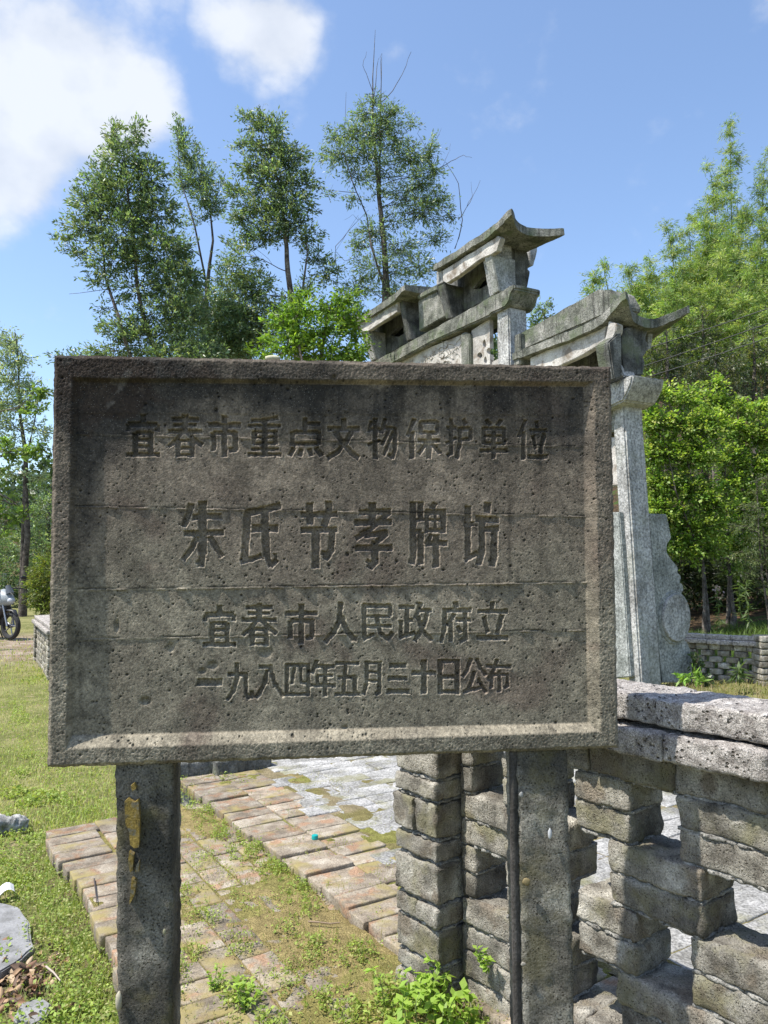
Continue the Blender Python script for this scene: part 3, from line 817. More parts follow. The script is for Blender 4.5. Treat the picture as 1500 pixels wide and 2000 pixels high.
# worn yellow paint on the left post, a thin raised coat with a ragged outline
def paint_patch():
    def on(x, y):
        o = BL + .002 * BN; r = ray(x, y); t = ((o - EYEP) @ BN) / (r @ BN); return EYEP + r * t
    outs = [[(243, 1566), (250, 1560), (262, 1568), (270, 1562), (273, 1600), (272, 1640), (271, 1655), (262, 1657), (254, 1650), (252, 1625), (245, 1610)],
            [(252, 1664), (261, 1670), (259, 1700), (254, 1704), (250, 1685)], [(266, 1690), (272, 1682), (271, 1702), (264, 1704)], [(257, 1716), (266, 1722), (262, 1750), (252, 1768), (255, 1740)],
            [(255, 1535), (262, 1530), (266, 1540), (258, 1546)]]
    bm = bmesh.new()
    for o_ in outs:
        vs = [bm.verts.new(on(*p)) for p in o_]; f = bm.faces.new(vs)
        r = bmesh.ops.extrude_face_region(bm, geom=[f])
        bmesh.ops.translate(bm, vec=Vector(-BN * .018), verts=[v for v in r['geom'] if isinstance(v, bmesh.types.BMVert)])
    bmesh.ops.recalc_face_normals(bm, faces=bm.faces)
    me = bpy.data.meshes.new('yellow_paint'); bm.to_mesh(me); bm.free()
    M = stone('yellow_paint', (.11, .095, .05), (.20, .14, .035), (.26, .185, .05), big=25, speck=220, speck_amt=.5, bump=.003, tone=0, moss=(.12, .12, .10), moss_amt=.95, moss_scale=55)
    ob = obj('paint_mark', me, M, p1, label='flaking yellow paint on the left post')
paint_patch()
# dark strip added to stand for the left side face of the right post
def post_side_strip():
    o = BL - .03 * BN
    def on(x, y, d):
        q = BL - d * BN; r = ray(x, y); t = ((q - EYEP) @ BN) / (r @ BN); return EYEP + r * t
    top = [on(996, 1462, .010), on(1010, 1462, .016)]; bot = [on(1005, 2000, .010), on(1019, 2000, .016)]
    VV = []
    for s in np.linspace(0, 2.1, 30):
        a = top[0] + (bot[0] - top[0]) * s; b = top[1] + (bot[1] - top[1]) * s
        j = BA * mnoise.noise(Vector(a) * 40) * .0012
        VV += [a + j, b, b - BN * .012, a - BN * .012 + j]
    FF = [(4 * j + i, 4 * j + 4 + i, 4 * j + 4 + (i + 1) % 4, 4 * j + (i + 1) % 4) for j in range(29) for i in range(4)]
    me = mesh_np('edge_face', VV, FF)
    M = stone('dark_post_edge', (.04, .037, .033), (.07, .064, .058), (.10, .092, .085), big=12, speck=150, speck_amt=.4, bump=.004, tone=0)
    ob = obj('edge_strip', me, M, p2, label='dark narrow edge strip of the right post')
post_side_strip()
# pebbles showing in the posts' faces
def pebble_mesh(name, r, seed, sq=(1, 1, .6)):
    bm = bmesh.new(); bmesh.ops.create_icosphere(bm, subdivisions=2, radius=r)
    for v in bm.verts:
        v.co *= 1 + .3 * mnoise.noise(v.co * (1.2 / r) + Vector((seed, 0, 0)))
        v.co.x *= sq[0]; v.co.y *= sq[1]; v.co.z *= sq[2]
    me = bpy.data.meshes.new(name); bm.to_mesh(me); bm.free()
    for p in me.polygons: p.use_smooth = True
    return me
def on_post(x, y, r, col, seed, par, sq=(1, 1, 1)):
    q = BL - .003 * BN; rr = ray(x, y); t = ((q - EYEP) @ BN) / (rr @ BN); p = EYEP + rr * t
    me = pebble_mesh('pebble', r, seed, sq)
    o = obj('pebble', me, plain('pebble_stone', col, .7), par, loc=tuple(p))
on_post(1074, 1629, .008, (.42, .43, .44), 1, p2, (.6, .35, 1.6))
on_post(1028, 1722, .009, (.20, .155, .07), 4, p2, (1, .25, .9))
on_post(1018, 1552, .006, (.25, .25, .24), 7, p2, (.8, .3, 1))
on_post(1022, 1883, .006, (.26, .24, .2), 9, p2, (1, .3, .8))
on_post(232, 1955, .014, (.36, .33, .24), 14, p1, (.5, .5, 1.5))
on_post(321, 1820, .005, (.22, .21, .13), 18, p1, (.7, .3, 1.2))
# lump of lichen and a pale pebble lying on the top edge of the board
q = P(533, 703, (BL + .39 * BA)[1] + .03)
me = pebble_mesh('small_stone', .011, 3, (1.7, 1, .65))
o = obj('small_stone', me, plain('pale_pebble', (.46, .44, .3), .8), None, loc=(q[0], q[1], q[2] + .004), label='small pale pebble lying on the top edge of the concrete signboard', category='stone')
# ------------------------------------------------------------------ brick paving and granite slabs
E1 = np.array([.53, -.848]); E1 /= np.linalg.norm(E1)             # towards the camera, along the edge
E2 = np.array([-E1[1], E1[0]])                                     # to the right, away
PROT = math.atan2(E2[1], E2[0])
def sr(s, r): return E1 * s + E2 * r
pav = obj('brick_paving', None, None, None); pav.empty_display_size = .1
pav['kind'] = 'structure'
gpav = obj('granite_paving', None, None, None); gpav['kind'] = 'structure'; gpav.empty_display_size = .1
plib = {}
def paver(kind, L_, D_, H_):
    k = (kind, round(L_, 2), round(D_, 2), round(H_, 2), random.randrange(4))
    if k not in plib:
        plib[k] = block_mesh(kind, L_, D_, H_, int(sum(v * 97 * (i + 1) for i, v in enumerate(k[1:]))) % 999, rough=.0016 if kind == 'brick' else .003, rad=.0045, cell=.022 if kind == 'brick' else .035)
        plib[k].materials.append(M_PINKB if kind == 'brick' else M_SLAB)
    return plib[k]
def pave(kind, par, s, r, L2, L1, ztop, H_=.055, dz=.004):
    """one paver centred at (s, r): L2 along E2, L1 along E1"""
    me = paver(kind, L2 - .004, L1 - .004, H_)
    p = sr(s, r)
    o = obj(kind, me, None, par, loc=(p[0], p[1], ztop - H_ / 2 + random.uniform(-dz, dz)), rot=(random.uniform(-.014, .014), random.uniform(-.014, .014), PROT + random.uniform(-.012, .012)))
    return o
random.seed(21)
R0 = .655; RS = 1.49; RG = 2.06
cnt = 0
s = -4.31
while s < -1.15:                                                   # border of headers along the left edge
    jog = .015 * math.sin(s * 5) + random.choice((0, 0, .014, -.010))
    o = pave('brick', pav, s, R0 + .12 + jog + .012, .245, .118, .0, H_=.062, dz=.003); cnt += 1
    if s < -3.9: o.location.z += .004
    s += .121
col = 0
r = R0 + .25 + .06
while r < RS - .02:                                                # field, long side along the edge
    s = -4.3 + (.12 if col % 2 else 0)
    while s < -1.15:
        if not (s < -4.1 and random.random() < .3):
            pave('brick', pav, s, r, .119, .238, -.004, dz=.006); cnt += 1
        s += .242
    r += .123; col += 1
# raised step: two rows of bricks laid across
s = -4.95
while s < -1.15:
    z = .036 + (.008 if random.random() < .15 else 0)
    if random.random() < .12:
        pave('brick', pav, s, RS + .115, .24, .118, z)
    else:
        pave('brick', pav, s, RS + .115 + random.uniform(-.008, .012), .242, .12, z, H_=.06)
    s += .124
s = -4.95
while s < -1.15:
    pave('brick', pav, s, RS + .36, .24, .118, .034, dz=.006)
    s += .124
print('bricks', cnt)
# granite setts in long strips
s = -6.9; row = 0; n = 0
while s < -.9:
    w = random.choice((.15, .165, .18, .14))
    r = RG - .05 + random.uniform(-.18, .12)
    rmax = 4.3 if s > -5.2 else 3.6
    while r < rmax:
        l = random.choice((.42, .55, .62, .36, .5))
        pave('slab', gpav, s + w / 2, r + l / 2, l, w, .038, H_=.07, dz=.004); n += 1
        r += l
    s += w; row += 1
print('slabs', n)
# bed of sand and moss between the pieces; where it swells above them it reads as moss cushions
def bed(name, s0, s1, r0, r1, z0, amp, seed, parent, cols, step=.012, wild=None):
    ns = int((s1 - s0) / step); nr = int((r1 - r0) / step)
    S, R = np.meshgrid(np.linspace(s0, s1, ns), np.linspace(r0, r1, nr), indexing='ij')
    f1 = fbm(S.shape, (s1 - s0) * 2.2, (r1 - r0) * 2.2, seed, 4) + .35 * fbm(S.shape, (s1 - s0) * 14, (r1 - r0) * 14, seed + 5, 3)
    up = sstep(f1 + (wild(S, R) if wild else 0), .12, .6)
    Z = z0 - .005 + amp * up + .002 * fbm(S.shape, (s1 - s0) * 30, (r1 - r0) * 30, seed + 9, 2)
    X = E1[0] * S + E2[0] * R; Y = E1[1] * S + E2[1] * R
    i = np.arange(ns * nr).reshape(ns, nr)
    Fq = np.stack([i[:-1, :-1], i[1:, :-1], i[1:, 1:], i[:-1, 1:]], -1).reshape(-1, 4)
    me = mesh_np(name, np.stack([X, Y, Z], -1).reshape(-1, 3), Fq, True)
    t = fbm(S.shape, (s1 - s0) * 5, (r1 - r0) * 5, seed + 40, 3)[..., None]
    C = np.where(t > .05, np.array(cols[0]), np.array(cols[1])) * (1 + .35 * fbm(S.shape, (s1 - s0) * 40, (r1 - r0) * 40, seed + 60, 2)[..., None])
    set_col(me, np.clip(C.reshape(-1, 3), 0.01, 1))
    return obj(name, me, M_BED, parent, kind='stuff')
M_BED, n_, b_ = newmat('moss_and_sand')
at = N(n_, 'ShaderNodeAttribute', attribute_name='Col'); ns_ = N(n_, 'ShaderNodeTexNoise'); ns_.inputs['Scale'].default_value = 200; ns_.inputs['Detail'].default_value = 4
g_ = N(n_, 'ShaderNodeNewGeometry'); n_.links.new(g_.outputs['Position'], ns_.inputs['Vector'])
n_.links.new(mixc(n_, 1.0, at.outputs['Color'], mixc(n_, mrange(n_, ns_.outputs['Fac'], .3, .7), (.6,) * 3, (1.35,) * 3), 'MULTIPLY'), b_.inputs['Base Color'])
b_.inputs['Roughness'].default_value = 1; b_.inputs['Specular IOR Level'].default_value = .05
bp_ = N(n_, 'ShaderNodeBump'); bp_.inputs['Distance'].default_value = .012; n_.links.new(ns_.outputs['Fac'], bp_.inputs['Height']); n_.links.new(bp_.outputs[0], b_.inputs['Normal'])
bed('moss', -4.42, -1.0, R0 + .03, RS - .005, -.004, .016, 3, pav, ((.25, .20, .09), (.215, .19, .07)),
    wild=lambda S, R: .16 + .35 * np.exp(-((R - (RS - .1)) / .14) ** 2) - .22 * np.exp(-((R - R0 - .1) / .13) ** 2))
bed('moss', -5.1, -1.0, RS + .01, RG + .1, .033, .019, 8, pav, ((.23, .185, .085), (.20, .195, .06)), wild=lambda S, R: .3 * sstep(R, RG - .2, RG) - .25 * sstep(-R, -(RS + .25), -(RS + .1)))
bed('moss', -7.0, -.9, RG - .1, 4.4, .038, .016, 15, gpav, ((.24, .20, .12), (.19, .165, .07)), step=.03,
    wild=lambda S, R: .65 * np.exp(-((R - RG) / .12) ** 2) - .52)
# bank of soil and moss against the left border
def bank():
    ns, nr = 150, 26
    S, R = np.meshgrid(np.linspace(-4.5, -.9, ns), np.linspace(-.20, .12, nr), indexing='ij')
    k = sstep(R, -.19, .06)
    Z = -.152 + .080 * k + .022 * fw(S, R, 6, 700, 4) * (1 - .5 * k); R = R + R0
    X = E1[0] * S + E2[0] * R; Y = E1[1] * S + E2[1] * R
    global BANKP; BANKP = np.stack([X, Y, Z], -1)[:, :20].reshape(-1, 3)
    i = np.arange(ns * nr).reshape(ns, nr); Fq = np.stack([i[:-1, :-1], i[1:, :-1], i[1:, 1:], i[:-1, 1:]], -1).reshape(-1, 4)
    me = mesh_np('soil_bank', np.stack([X, Y, Z], -1).reshape(-1, 3), Fq, True)
    t = fw(S, R, 9, 710, 4)[..., None]
    set_col(me, np.clip(np.where(t > 0, np.array((.16, .19, .05)), np.array((.14, .12, .06))) * (1 + .4 * fw(S, R, 60, 720, 2)[..., None]), .01, 1).reshape(-1, 3))
    obj('soil_bank', me, M_BED, None, kind='structure')
bank()
# granite paving carries on as a plain bed beyond the setts one can tell apart
def far_paving():
    a = [sr(-7.0, 2.1), sr(-.9, 2.1), sr(-.9, 4.3), sr(-7.0, 4.3)]
    bm = bmesh.new(); vs = [bm.verts.new((p[0], p[1], .010)) for p in a]; bm.faces.new(vs)
    r_ = bmesh.ops.extrude_face_region(bm, geom=list(bm.faces)); bmesh.ops.translate(bm, vec=(0, 0, -.2), verts=[v for v in r_['geom'] if isinstance(v, bmesh.types.BMVert)])
    bmesh.ops.recalc_face_normals(bm, faces=bm.faces)
    me = bpy.data.meshes.new('paving_bed'); bm.to_mesh(me); bm.free()
    obj('paving_bed', me, M_SLAB, gpav)
far_paving()
def sub_bed():
    a = [sr(-4.40, R0 + .07), sr(-.9, R0 + .07), sr(-.9, RG + .2), sr(-5.1, RG + .2), sr(-5.1, RS + .04), sr(-4.4, RS + .04)]
    bm = bmesh.new(); vs = [bm.verts.new((p[0], p[1], -.02)) for p in a]; bm.faces.new(vs)
    r_ = bmesh.ops.extrude_face_region(bm, geom=list(bm.faces)); bmesh.ops.translate(bm, vec=(0, 0, -.25), verts=[v for v in r_['geom'] if isinstance(v, bmesh.types.BMVert)])
    bmesh.ops.recalc_face_normals(bm, faces=bm.faces)
    me = bpy.data.meshes.new('mortar_bed'); bm.to_mesh(me); bm.free(); obj('mortar_bed', me, M_MORTAR, pav)
sub_bed()
# kerb stones at the far end of the brick paving
for (x, y, l, lab) in ((392, 1517, .42, 'left of two low grey kerb stones at the far end of the brick paving'), (470, 1512, .38, 'right of two low grey kerb stones, the one next to the granite slabs')):
    p = G(x, y, 0)
    me = block_mesh('kerb_stone', l, .16, .13, int(x), rough=.006, rad=.014, cell=.02)
    obj('kerb_stone', me, M_GRAND, None, loc=(p[0], p[1], .06), rot=(0, 0, PROT), label=lab, category='kerb stone')  # the kerb's shade is put into this darker granite
# grey flagstones at the lower left, a rock, a scrap of paper, the teal bottle cap
def flag(pts, z, lab):
    W3 = [G(x, y, z) for x, y in pts]
    c = sum(W3) / len(W3)
    bm = bmesh.new(); vs = [bm.verts.new(Vector(p - c)) for p in W3]; f = bm.faces.new(vs)
    if f.normal.z < 0: f.normal_flip()
    r_ = bmesh.ops.extrude_face_region(bm, geom=[f]); bmesh.ops.translate(bm, vec=(0, 0, -.07), verts=[v for v in r_['geom'] if isinstance(v, bmesh.types.BMVert)])
    bmesh.ops.recalc_face_normals(bm, faces=bm.faces)
    bmesh.ops.bevel(bm, geom=list(bm.edges), offset=.006, segments=2, affect='EDGES')
    bmesh.ops.triangulate(bm, faces=list(bm.faces))
    for _ in range(5):
        le = [e for e in bm.edges if e.calc_length() > .04]
        if le: bmesh.ops.subdivide_edges(bm, edges=le, cuts=1, use_grid_fill=True)
    for v in bm.verts:
        v.co.z += mnoise.noise(v.co * 6) * .004 + mnoise.noise(v.co * 30) * .0015
        if abs(v.normal.z) < .9: v.co.x += mnoise.noise(v.co * 12) * .012; v.co.y += mnoise.noise(v.co * 12 + Vector((5, 5, 5))) * .012
    me = bpy.data.meshes.new('flagstone'); bm.to_mesh(me); bm.free()
    obj('flagstone', me, M_FLAG, None, loc=tuple(c), label=lab, category='paving stone')
flag([(-120, 1770), (0, 1762), (38, 1772), (58, 1800), (66, 1850), (40, 1872), (0, 1898), (-140, 1930)], -.098, 'large flat grey flagstone at the lower left, weeds growing over its edge')
flag([(38, 1960), (80, 1948), (98, 1960), (86, 1990), (60, 2002), (30, 1990)], -.102, 'small broken flagstone beside the dry husks at the lower left')
p = G(28, 1620, -.11)
obj('rock', block_mesh('rock', .19, .10, .10, 5, rough=.018, rad=.035, cell=.014), M_GRAN, None, loc=(p[0] - .03, p[1], -.09), rot=(.1, .1, .5), label='rough grey rock lying in the grass at the left', category='rock')
p = G(6, 1748, -.10)
pm_ = bmesh.new(); bmesh.ops.create_grid(pm_, x_segments=8, y_segments=6, size=.06)
for v in pm_.verts: v.co.z = .02 + .018 * math.sin(v.co.x * 50) + .01 * math.cos(v.co.y * 60); v.co.y *= .6
pe = bpy.data.meshes.new('paper_scrap'); pm_.to_mesh(pe); pm_.free()
po = obj('paper_scrap', pe, plain('paper', (.7, .7, .7), .7), None, loc=(p[0] - .02, p[1], p[2]), rot=(0, 0, .6), label='crumpled scrap of white paper in the grass above the flagstone', category='litter')
sm = po.modifiers.new('thick', 'SOLIDIFY'); sm.thickness = .0006
def bottle_cap():
    p = G(615, 1640, .042)
    root = thing('bottle_cap', 'turquoise plastic bottle cap lying on the mossy bricks', 'bottle cap', (p[0], p[1], .046))
    M = plain('turquoise_plastic', (.0, .32, .31), .35)
    bm = bmesh.new()
    k = 32; prof = [(.0155, 0), (.0157, .004), (.0150, .0165), (.0140, .018), (0.0, .0182)]
    rings = []
    for ri, z in prof[:-1]:
        rings.append([bm.verts.new(((ri + (.0004 if i % 2 and z < .016 else 0)) * math.cos(2 * PI_ * i / k), (ri + (.0004 if i % 2 and z < .016 else 0)) * math.sin(2 * PI_ * i / k), z)) for i in range(k)])
    for a, b in zip(rings[:-1], rings[1:]):
        for i in range(k): bm.faces.new((a[i], a[(i + 1) % k], b[(i + 1) % k], b[i]))
    bm.faces.new(rings[-1])
    me = bpy.data.meshes.new('cap_shell'); bm.to_mesh(me); bm.free()
    obj('cap_shell', me, M, root)
PI_ = math.pi
bottle_cap()
# ------------------------------------------------------------------ stone memorial archway
AU = np.array([-.484, .875, 0]); AW = np.array([.875, .484, 0])     # along the front (to the left, away) / through it (to the back)
_p = P(1240, 1150, 9.0)
AO = np.array([_p[0], _p[1], 0]) + .1 * AU + .16 * AW
def plane_b(x, y, b):
    r = ray(x, y); t = ((AO + b * AW - EYEP) @ AW) / (r @ AW); p = EYEP + r * t
    return np.array([(p - AO) @ AU, b, p[2]])
def plane_a(x, y, a):
    r = ray(x, y); t = ((AO + a * AU - EYEP) @ AU) / (r @ AU); p = EYEP + r * t
    return np.array([a, (p - AO) @ AW, p[2]])
arch = thing('stone_archway', 'old grey granite memorial archway with upturned stone eaves, rising behind the signboard', 'archway', tuple(AO + np.array([0, 0, -.1])), (0, 0, math.atan2(AU[1], AU[0])))
# local frame of the empty: x along AU; y = 90 deg left of AU = -AW side
def loc(p):
    return Vector((p[0], -p[1], p[2] + .1))
def rough_mesh(name, bm, mat, cell=.07, amp=.008, bev=.014, seed=0, parent=None, smooth=True):
    bmesh.ops.recalc_face_normals(bm, faces=bm.faces)
    bmesh.ops.triangulate(bm, faces=[f for f in bm.faces if len(f.verts) > 4])
    if bev: 
        ed = [e for e in bm.edges if len(e.link_faces) == 2 and e.calc_face_angle(0) > .5]
        bmesh.ops.bevel(bm, geom=ed, offset=bev, segments=2, affect='EDGES', clamp_overlap=True)
    for _ in range(5):
        le = [e for e in bm.edges if e.calc_length() > cell * 1.6]
        if not le: break
        bmesh.ops.subdivide_edges(bm, edges=le, cuts=1, use_grid_fill=True)
    bmesh.ops.triangulate(bm, faces=[f for f in bm.faces if len(f.verts) > 4])
    bm.normal_update()
    o = Vector((seed * 3.1, seed * 1.7, 0))
    for v in bm.verts:
        d = mnoise.noise(v.co * 5 + o) * amp + mnoise.noise(v.co * 17 + o) * amp * .6
        v.co += v.normal * d
    me = bpy.data.meshes.new(name); bm.to_mesh(me); bm.free()
    if smooth:
        for p in me.polygons: p.use_smooth = True
        me.set_sharp_from_angle(angle=math.radians(38))
    return obj(name, me, mat, parent or arch)
def prism(name, front, back, mat, **kw):
    """front/back: matching lists of (a, b, z)"""
    bm = bmesh.new()
    f = [bm.verts.new(loc(p)) for p in front]; g = [bm.verts.new(loc(p)) for p in back]
    n = len(f)
    bm.faces.new(f); bm.faces.new(g[::-1])
    for i in range(n): bm.faces.new((f[i], g[i], g[(i + 1) % n], f[(i + 1) % n]))
    return rough_mesh(name, bm, mat, **kw)
def fpoly(name, pts, b0, b1, mat, **kw):
    """pts: photo points (x, y) or (x, y, b) on the front; runs back to b1"""
    F_ = [plane_b(q[0], q[1], q[2] if len(q) > 2 else b0) for q in pts]
    B_ = [np.array([p[0], b1, p[2]]) for p in F_]
    return prism(name, F_, B_, mat, **kw)
def box(name, a0, a1, b0, b1, z0, z1, mat, **kw):
    F_ = [(a0, b0, z0), (a1, b0, z0), (a1, b0, z1), (a0, b0, z1)]
    return prism(name, F_, [(p[0], b1, p[2]) for p in F_], mat, **kw)
GZ = -.1
# columns: photo outlines for the two seen, the same stone for the two behind the board
def column(a_bot, a_top, ztop, half_a, half_b, half_a2, half_b2, mat, ch=.0, **kw):
    F_ = [(a_bot - half_a, -half_b, GZ), (a_bot + half_a, -half_b, GZ), (a_top + half_a2, -half_b2, ztop), (a_top - half_a2, -half_b2, ztop)]
    B_ = [(a_bot - half_a, half_b, GZ), (a_bot + half_a, half_b, GZ), (a_top + half_a2, half_b2, ztop), (a_top - half_a2, half_b2, ztop)]
    return prism('column', F_, B_, mat, cell=.09, amp=.006, bev=.02, **kw)
# outer right: sizes measured off the photograph
c1 = plane_b(1252, 1310, -.17); c0 = plane_b(1217, 792, -.17)
column(c1[0] + .10, c0[0] + .10, 3.27, .10, .17, .095, .16, M_GRAN, seed=1)
ci1 = plane_b(994, 606, -.17)
column(ci1[0] + .15, ci1[0] + .15, 5.10, .15, .18, .145, .17, M_GRAN, seed=2)
a_in = ci1[0] + .15
a_il = a_in + 4.1
column(a_il, a_il, 5.10, .15, .18, .145, .17, M_GRAN, seed=3)
column(a_il + 2.4, a_il + 2.35, 3.27, .10, .17, .095, .16, M_GRAN, seed=4)
# drum stones: profile seen on the end face
prof = [(1268, 1003), (1303, 1004), (1309, 1035), (1312, 1052), (1303, 1064), (1303, 1078), (1312, 1092), (1324, 1106), (1325, 1114), (1323, 1118), (1330, 1123), (1331, 1131), (1328, 1136),
        (1335, 1143), (1336, 1153), (1331, 1161), (1340, 1180), (1345, 1205), (1344, 1228), (1336, 1248), (1342, 1254), (1349, 1268), (1352, 1290), (1354, 1334), (1292, 1334), (1280, 1200)]
PA = [plane_a(x, y, -.085) for x, y in prof]
for k, sg in ((0, 1), (1, -1)):
    for q, aa in ((0, 0.0), (1, a_in), (2, a_il), (3, a_il + 2.4)):
        F_ = [(p[0] + aa, sg * max(p[1], .10), max(p[2], GZ)) for p in PA]; B_ = [(p[0] + .17, p[1], p[2]) for p in F_]
        if not (k == 1 and q == 0):
            d = prism('drum_stone', F_, B_, M_DRUM, cell=.06, amp=.004, bev=.012, seed=5 + k)
            # round boss on the side
            cc = plane_a(1317, 1206, -.085); rr = abs(plane_a(1343, 1206, -.085)[1] - cc[1]); rz = (plane_a(1317, 1160, -.085)[2] - cc[2])
            F2 = [(-.135 + aa, sg * (cc[1] + rr * math.cos(t)), cc[2] + rz * math.sin(t)) for t in np.linspace(0, 2 * PI_, 28, endpoint=False)]
            B2 = [(-.06 + aa, p[1], p[2]) for p in F2]
            prism('drum_boss', F2, B2, M_GRAN, cell=.08, amp=.002, bev=.008, parent=d)
            F3 = [(-.098 + aa, sg * (cc[1] + rr * 1.18 * math.cos(t)), cc[2] + rz * 1.14 * math.sin(t)) for t in np.linspace(0, 2 * PI_, 28, endpoint=False)]
            prism('drum_ring', F3, [(-.06 + aa, p[1], p[2]) for p in F3], M_DRUM, cell=.08, amp=.002, bev=.006, parent=d)
fpoly('jamb_slab', [(1185, 1000), (1209, 1000), (1212, 1040), (1231, 1322), (1190, 1326)], -.24, -.05, M_DRUM, cell=.08, amp=.004, bev=.012, seed=40)
# ---- central bay lintel with its curved nose
nose = [(1003, 554), (1004, 563), (997, 574), (994, 588), (986, 600), (959, 612), (955, 617)]
lint = nose + [(840, 669), (768, 709), (700, 742), (700, 724), (729, 706), (962, 577)]
fpoly('lintel', lint, -.24, .26, M_GRANL, cell=.08, amp=.012, bev=.02, seed=9)
a5 = plane_b(735, 705, -.24)[0]
box('lintel', a_in + .1, a_il + .2, -.10, .10, 3.3, 4.42, M_WHITE, amp=.01, cell=.12)
# panels under the lintel: carved plaque, pierced panel, little post
zb = 4.1
pA = plane_b(955, 617, -.13); pB = plane_b(905, 642, -.13)
fpoly('carved_panel', [(903, 652), (903, 780), (760, 780), (700, 745), (740, 722), (840, 678)], -.12, .12, M_WHITE, cell=.09, amp=.006, bev=.008, seed=10)
fpoly('small_post', [(900, 652), (908, 648), (917, 652), (919, 780), (901, 780)], -.19, .1, M_GRANL, cell=.08, amp=.005, bev=.012, seed=11)
# pierced panel: four petal openings cut through
def pierced():
    outer = [(921, 646), (956, 622), (958, 780), (921, 780)]
    holes = [(946, 672, 3.2, 8.5), (937, 694, 5, 5.5), (955, 686, 5, 6.5), (948, 704, 3.0, 7.5)]
    o2 = [plane_b(x, y, -.13) for x, y in outer]
    verts = [(p[0], p[2]) for p in o2]; edges = [(i, (i + 1) % 4) for i in range(4)]
    hs = []
    for (x, y, rx, ry) in holes:
        b = len(verts); k = 12
        for t in np.linspace(0, 2 * PI_, k, endpoint=False):
            q = plane_b(x + rx * math.cos(t), y + ry * math.sin(t) * (1 if abs(math.sin(t)) < .9 else 1.15), -.13); verts.append((q[0], q[2]))
        edges += [(b + i, b + (i + 1) % k) for i in range(k)]
        hs.append((np.mean([v[0] for v in verts[b:]]), np.mean([v[1] for v in verts[b:]]), verts[b:]))
    from mathutils.geometry import delaunay_2d_cdt
    r = delaunay_2d_cdt([Vector(v) for v in verts], edges, [], 1, 1e-5)
    vs, es, fs = r[0], r[1], r[2]
    def inside(pt, poly):
        c = False
        for i in range(len(poly)):
            x1, y1 = poly[i]; x2, y2 = poly[i - 1]
            if (y1 > pt[1]) != (y2 > pt[1]) and pt[0] < (x2 - x1) * (pt[1] - y1) / (y2 - y1) + x1: c = not c
        return c
    bm = bmesh.new(); bv = [bm.verts.new(loc((v[0], -.13, v[1]))) for v in vs]
    for f in fs:
        cx = sum(vs[i][0] for i in f) / len(f); cy = sum(vs[i][1] for i in f) / len(f)
        if any(inside((cx, cy), h[2]) for h in hs): continue
        bm.faces.new([bv[i] for i in f])
    ex = bmesh.ops.extrude_face_region(bm, geom=list(bm.faces))
    bmesh.ops.translate(bm, vec=(0, -.07, 0), verts=[v for v in ex['geom'] if isinstance(v, bmesh.types.BMVert)])
    bmesh.ops.recalc_face_normals(bm, faces=bm.faces)
    me = bpy.data.meshes.new('pierced_panel'); bm.to_mesh(me); bm.free()
    obj('pierced_panel', me, M_WHITE, arch)
pierced()
M_RED = stone('faded_red_trim', (.16, .07, .06), (.24, .11, .09), (.3, .2, .17), big=6, speck=60, speck_amt=.2, bump=.003, tone=0)
fpoly('red_trim', [(917.5, 655), (921, 655), (923, 780), (919.5, 780)], -.15, -.12, M_RED, bev=0, amp=0)
# raised carving on the plaque: shallow wandering ridges
def carving(x0, x1, yf, n, seed):
    rg = random.Random(seed); bm = bmesh.new()
    for k in range(n):
        x = rg.uniform(x0, x1); y = yf(x) + rg.uniform(6, 40); a = rg.uniform(0, 6.28); pts = []
        for i in range(7):
            pts.append(plane_b(x, y, -.125)); x += 3.2 * math.cos(a); y += 3.2 * math.sin(a); a += rg.uniform(-.9, .9)
        prev = None
        for i, p in enumerate(pts):
            w = .008
            ring = [bm.verts.new(loc((p[0] + w * math.cos(t), -.125 - .010 * max(0, math.sin(t)), p[2] + w * .6 * math.sin(t)))) for t in np.linspace(0, 2 * PI_, 6, endpoint=False)]
            if prev:
                for j in range(6): bm.faces.new((prev[j], prev[(j + 1) % 6], ring[(j + 1) % 6], ring[j]))
            prev = ring
    bmesh.ops.recalc_face_normals(bm, faces=bm.faces)
    me = bpy.data.meshes.new('carving'); bm.to_mesh(me); bm.free(); obj('carving', me, M_WHITE, arch, kind='stuff')
carving(800, 898, lambda x: 668 - (x - 860) * .47 + 6, 34, 3)
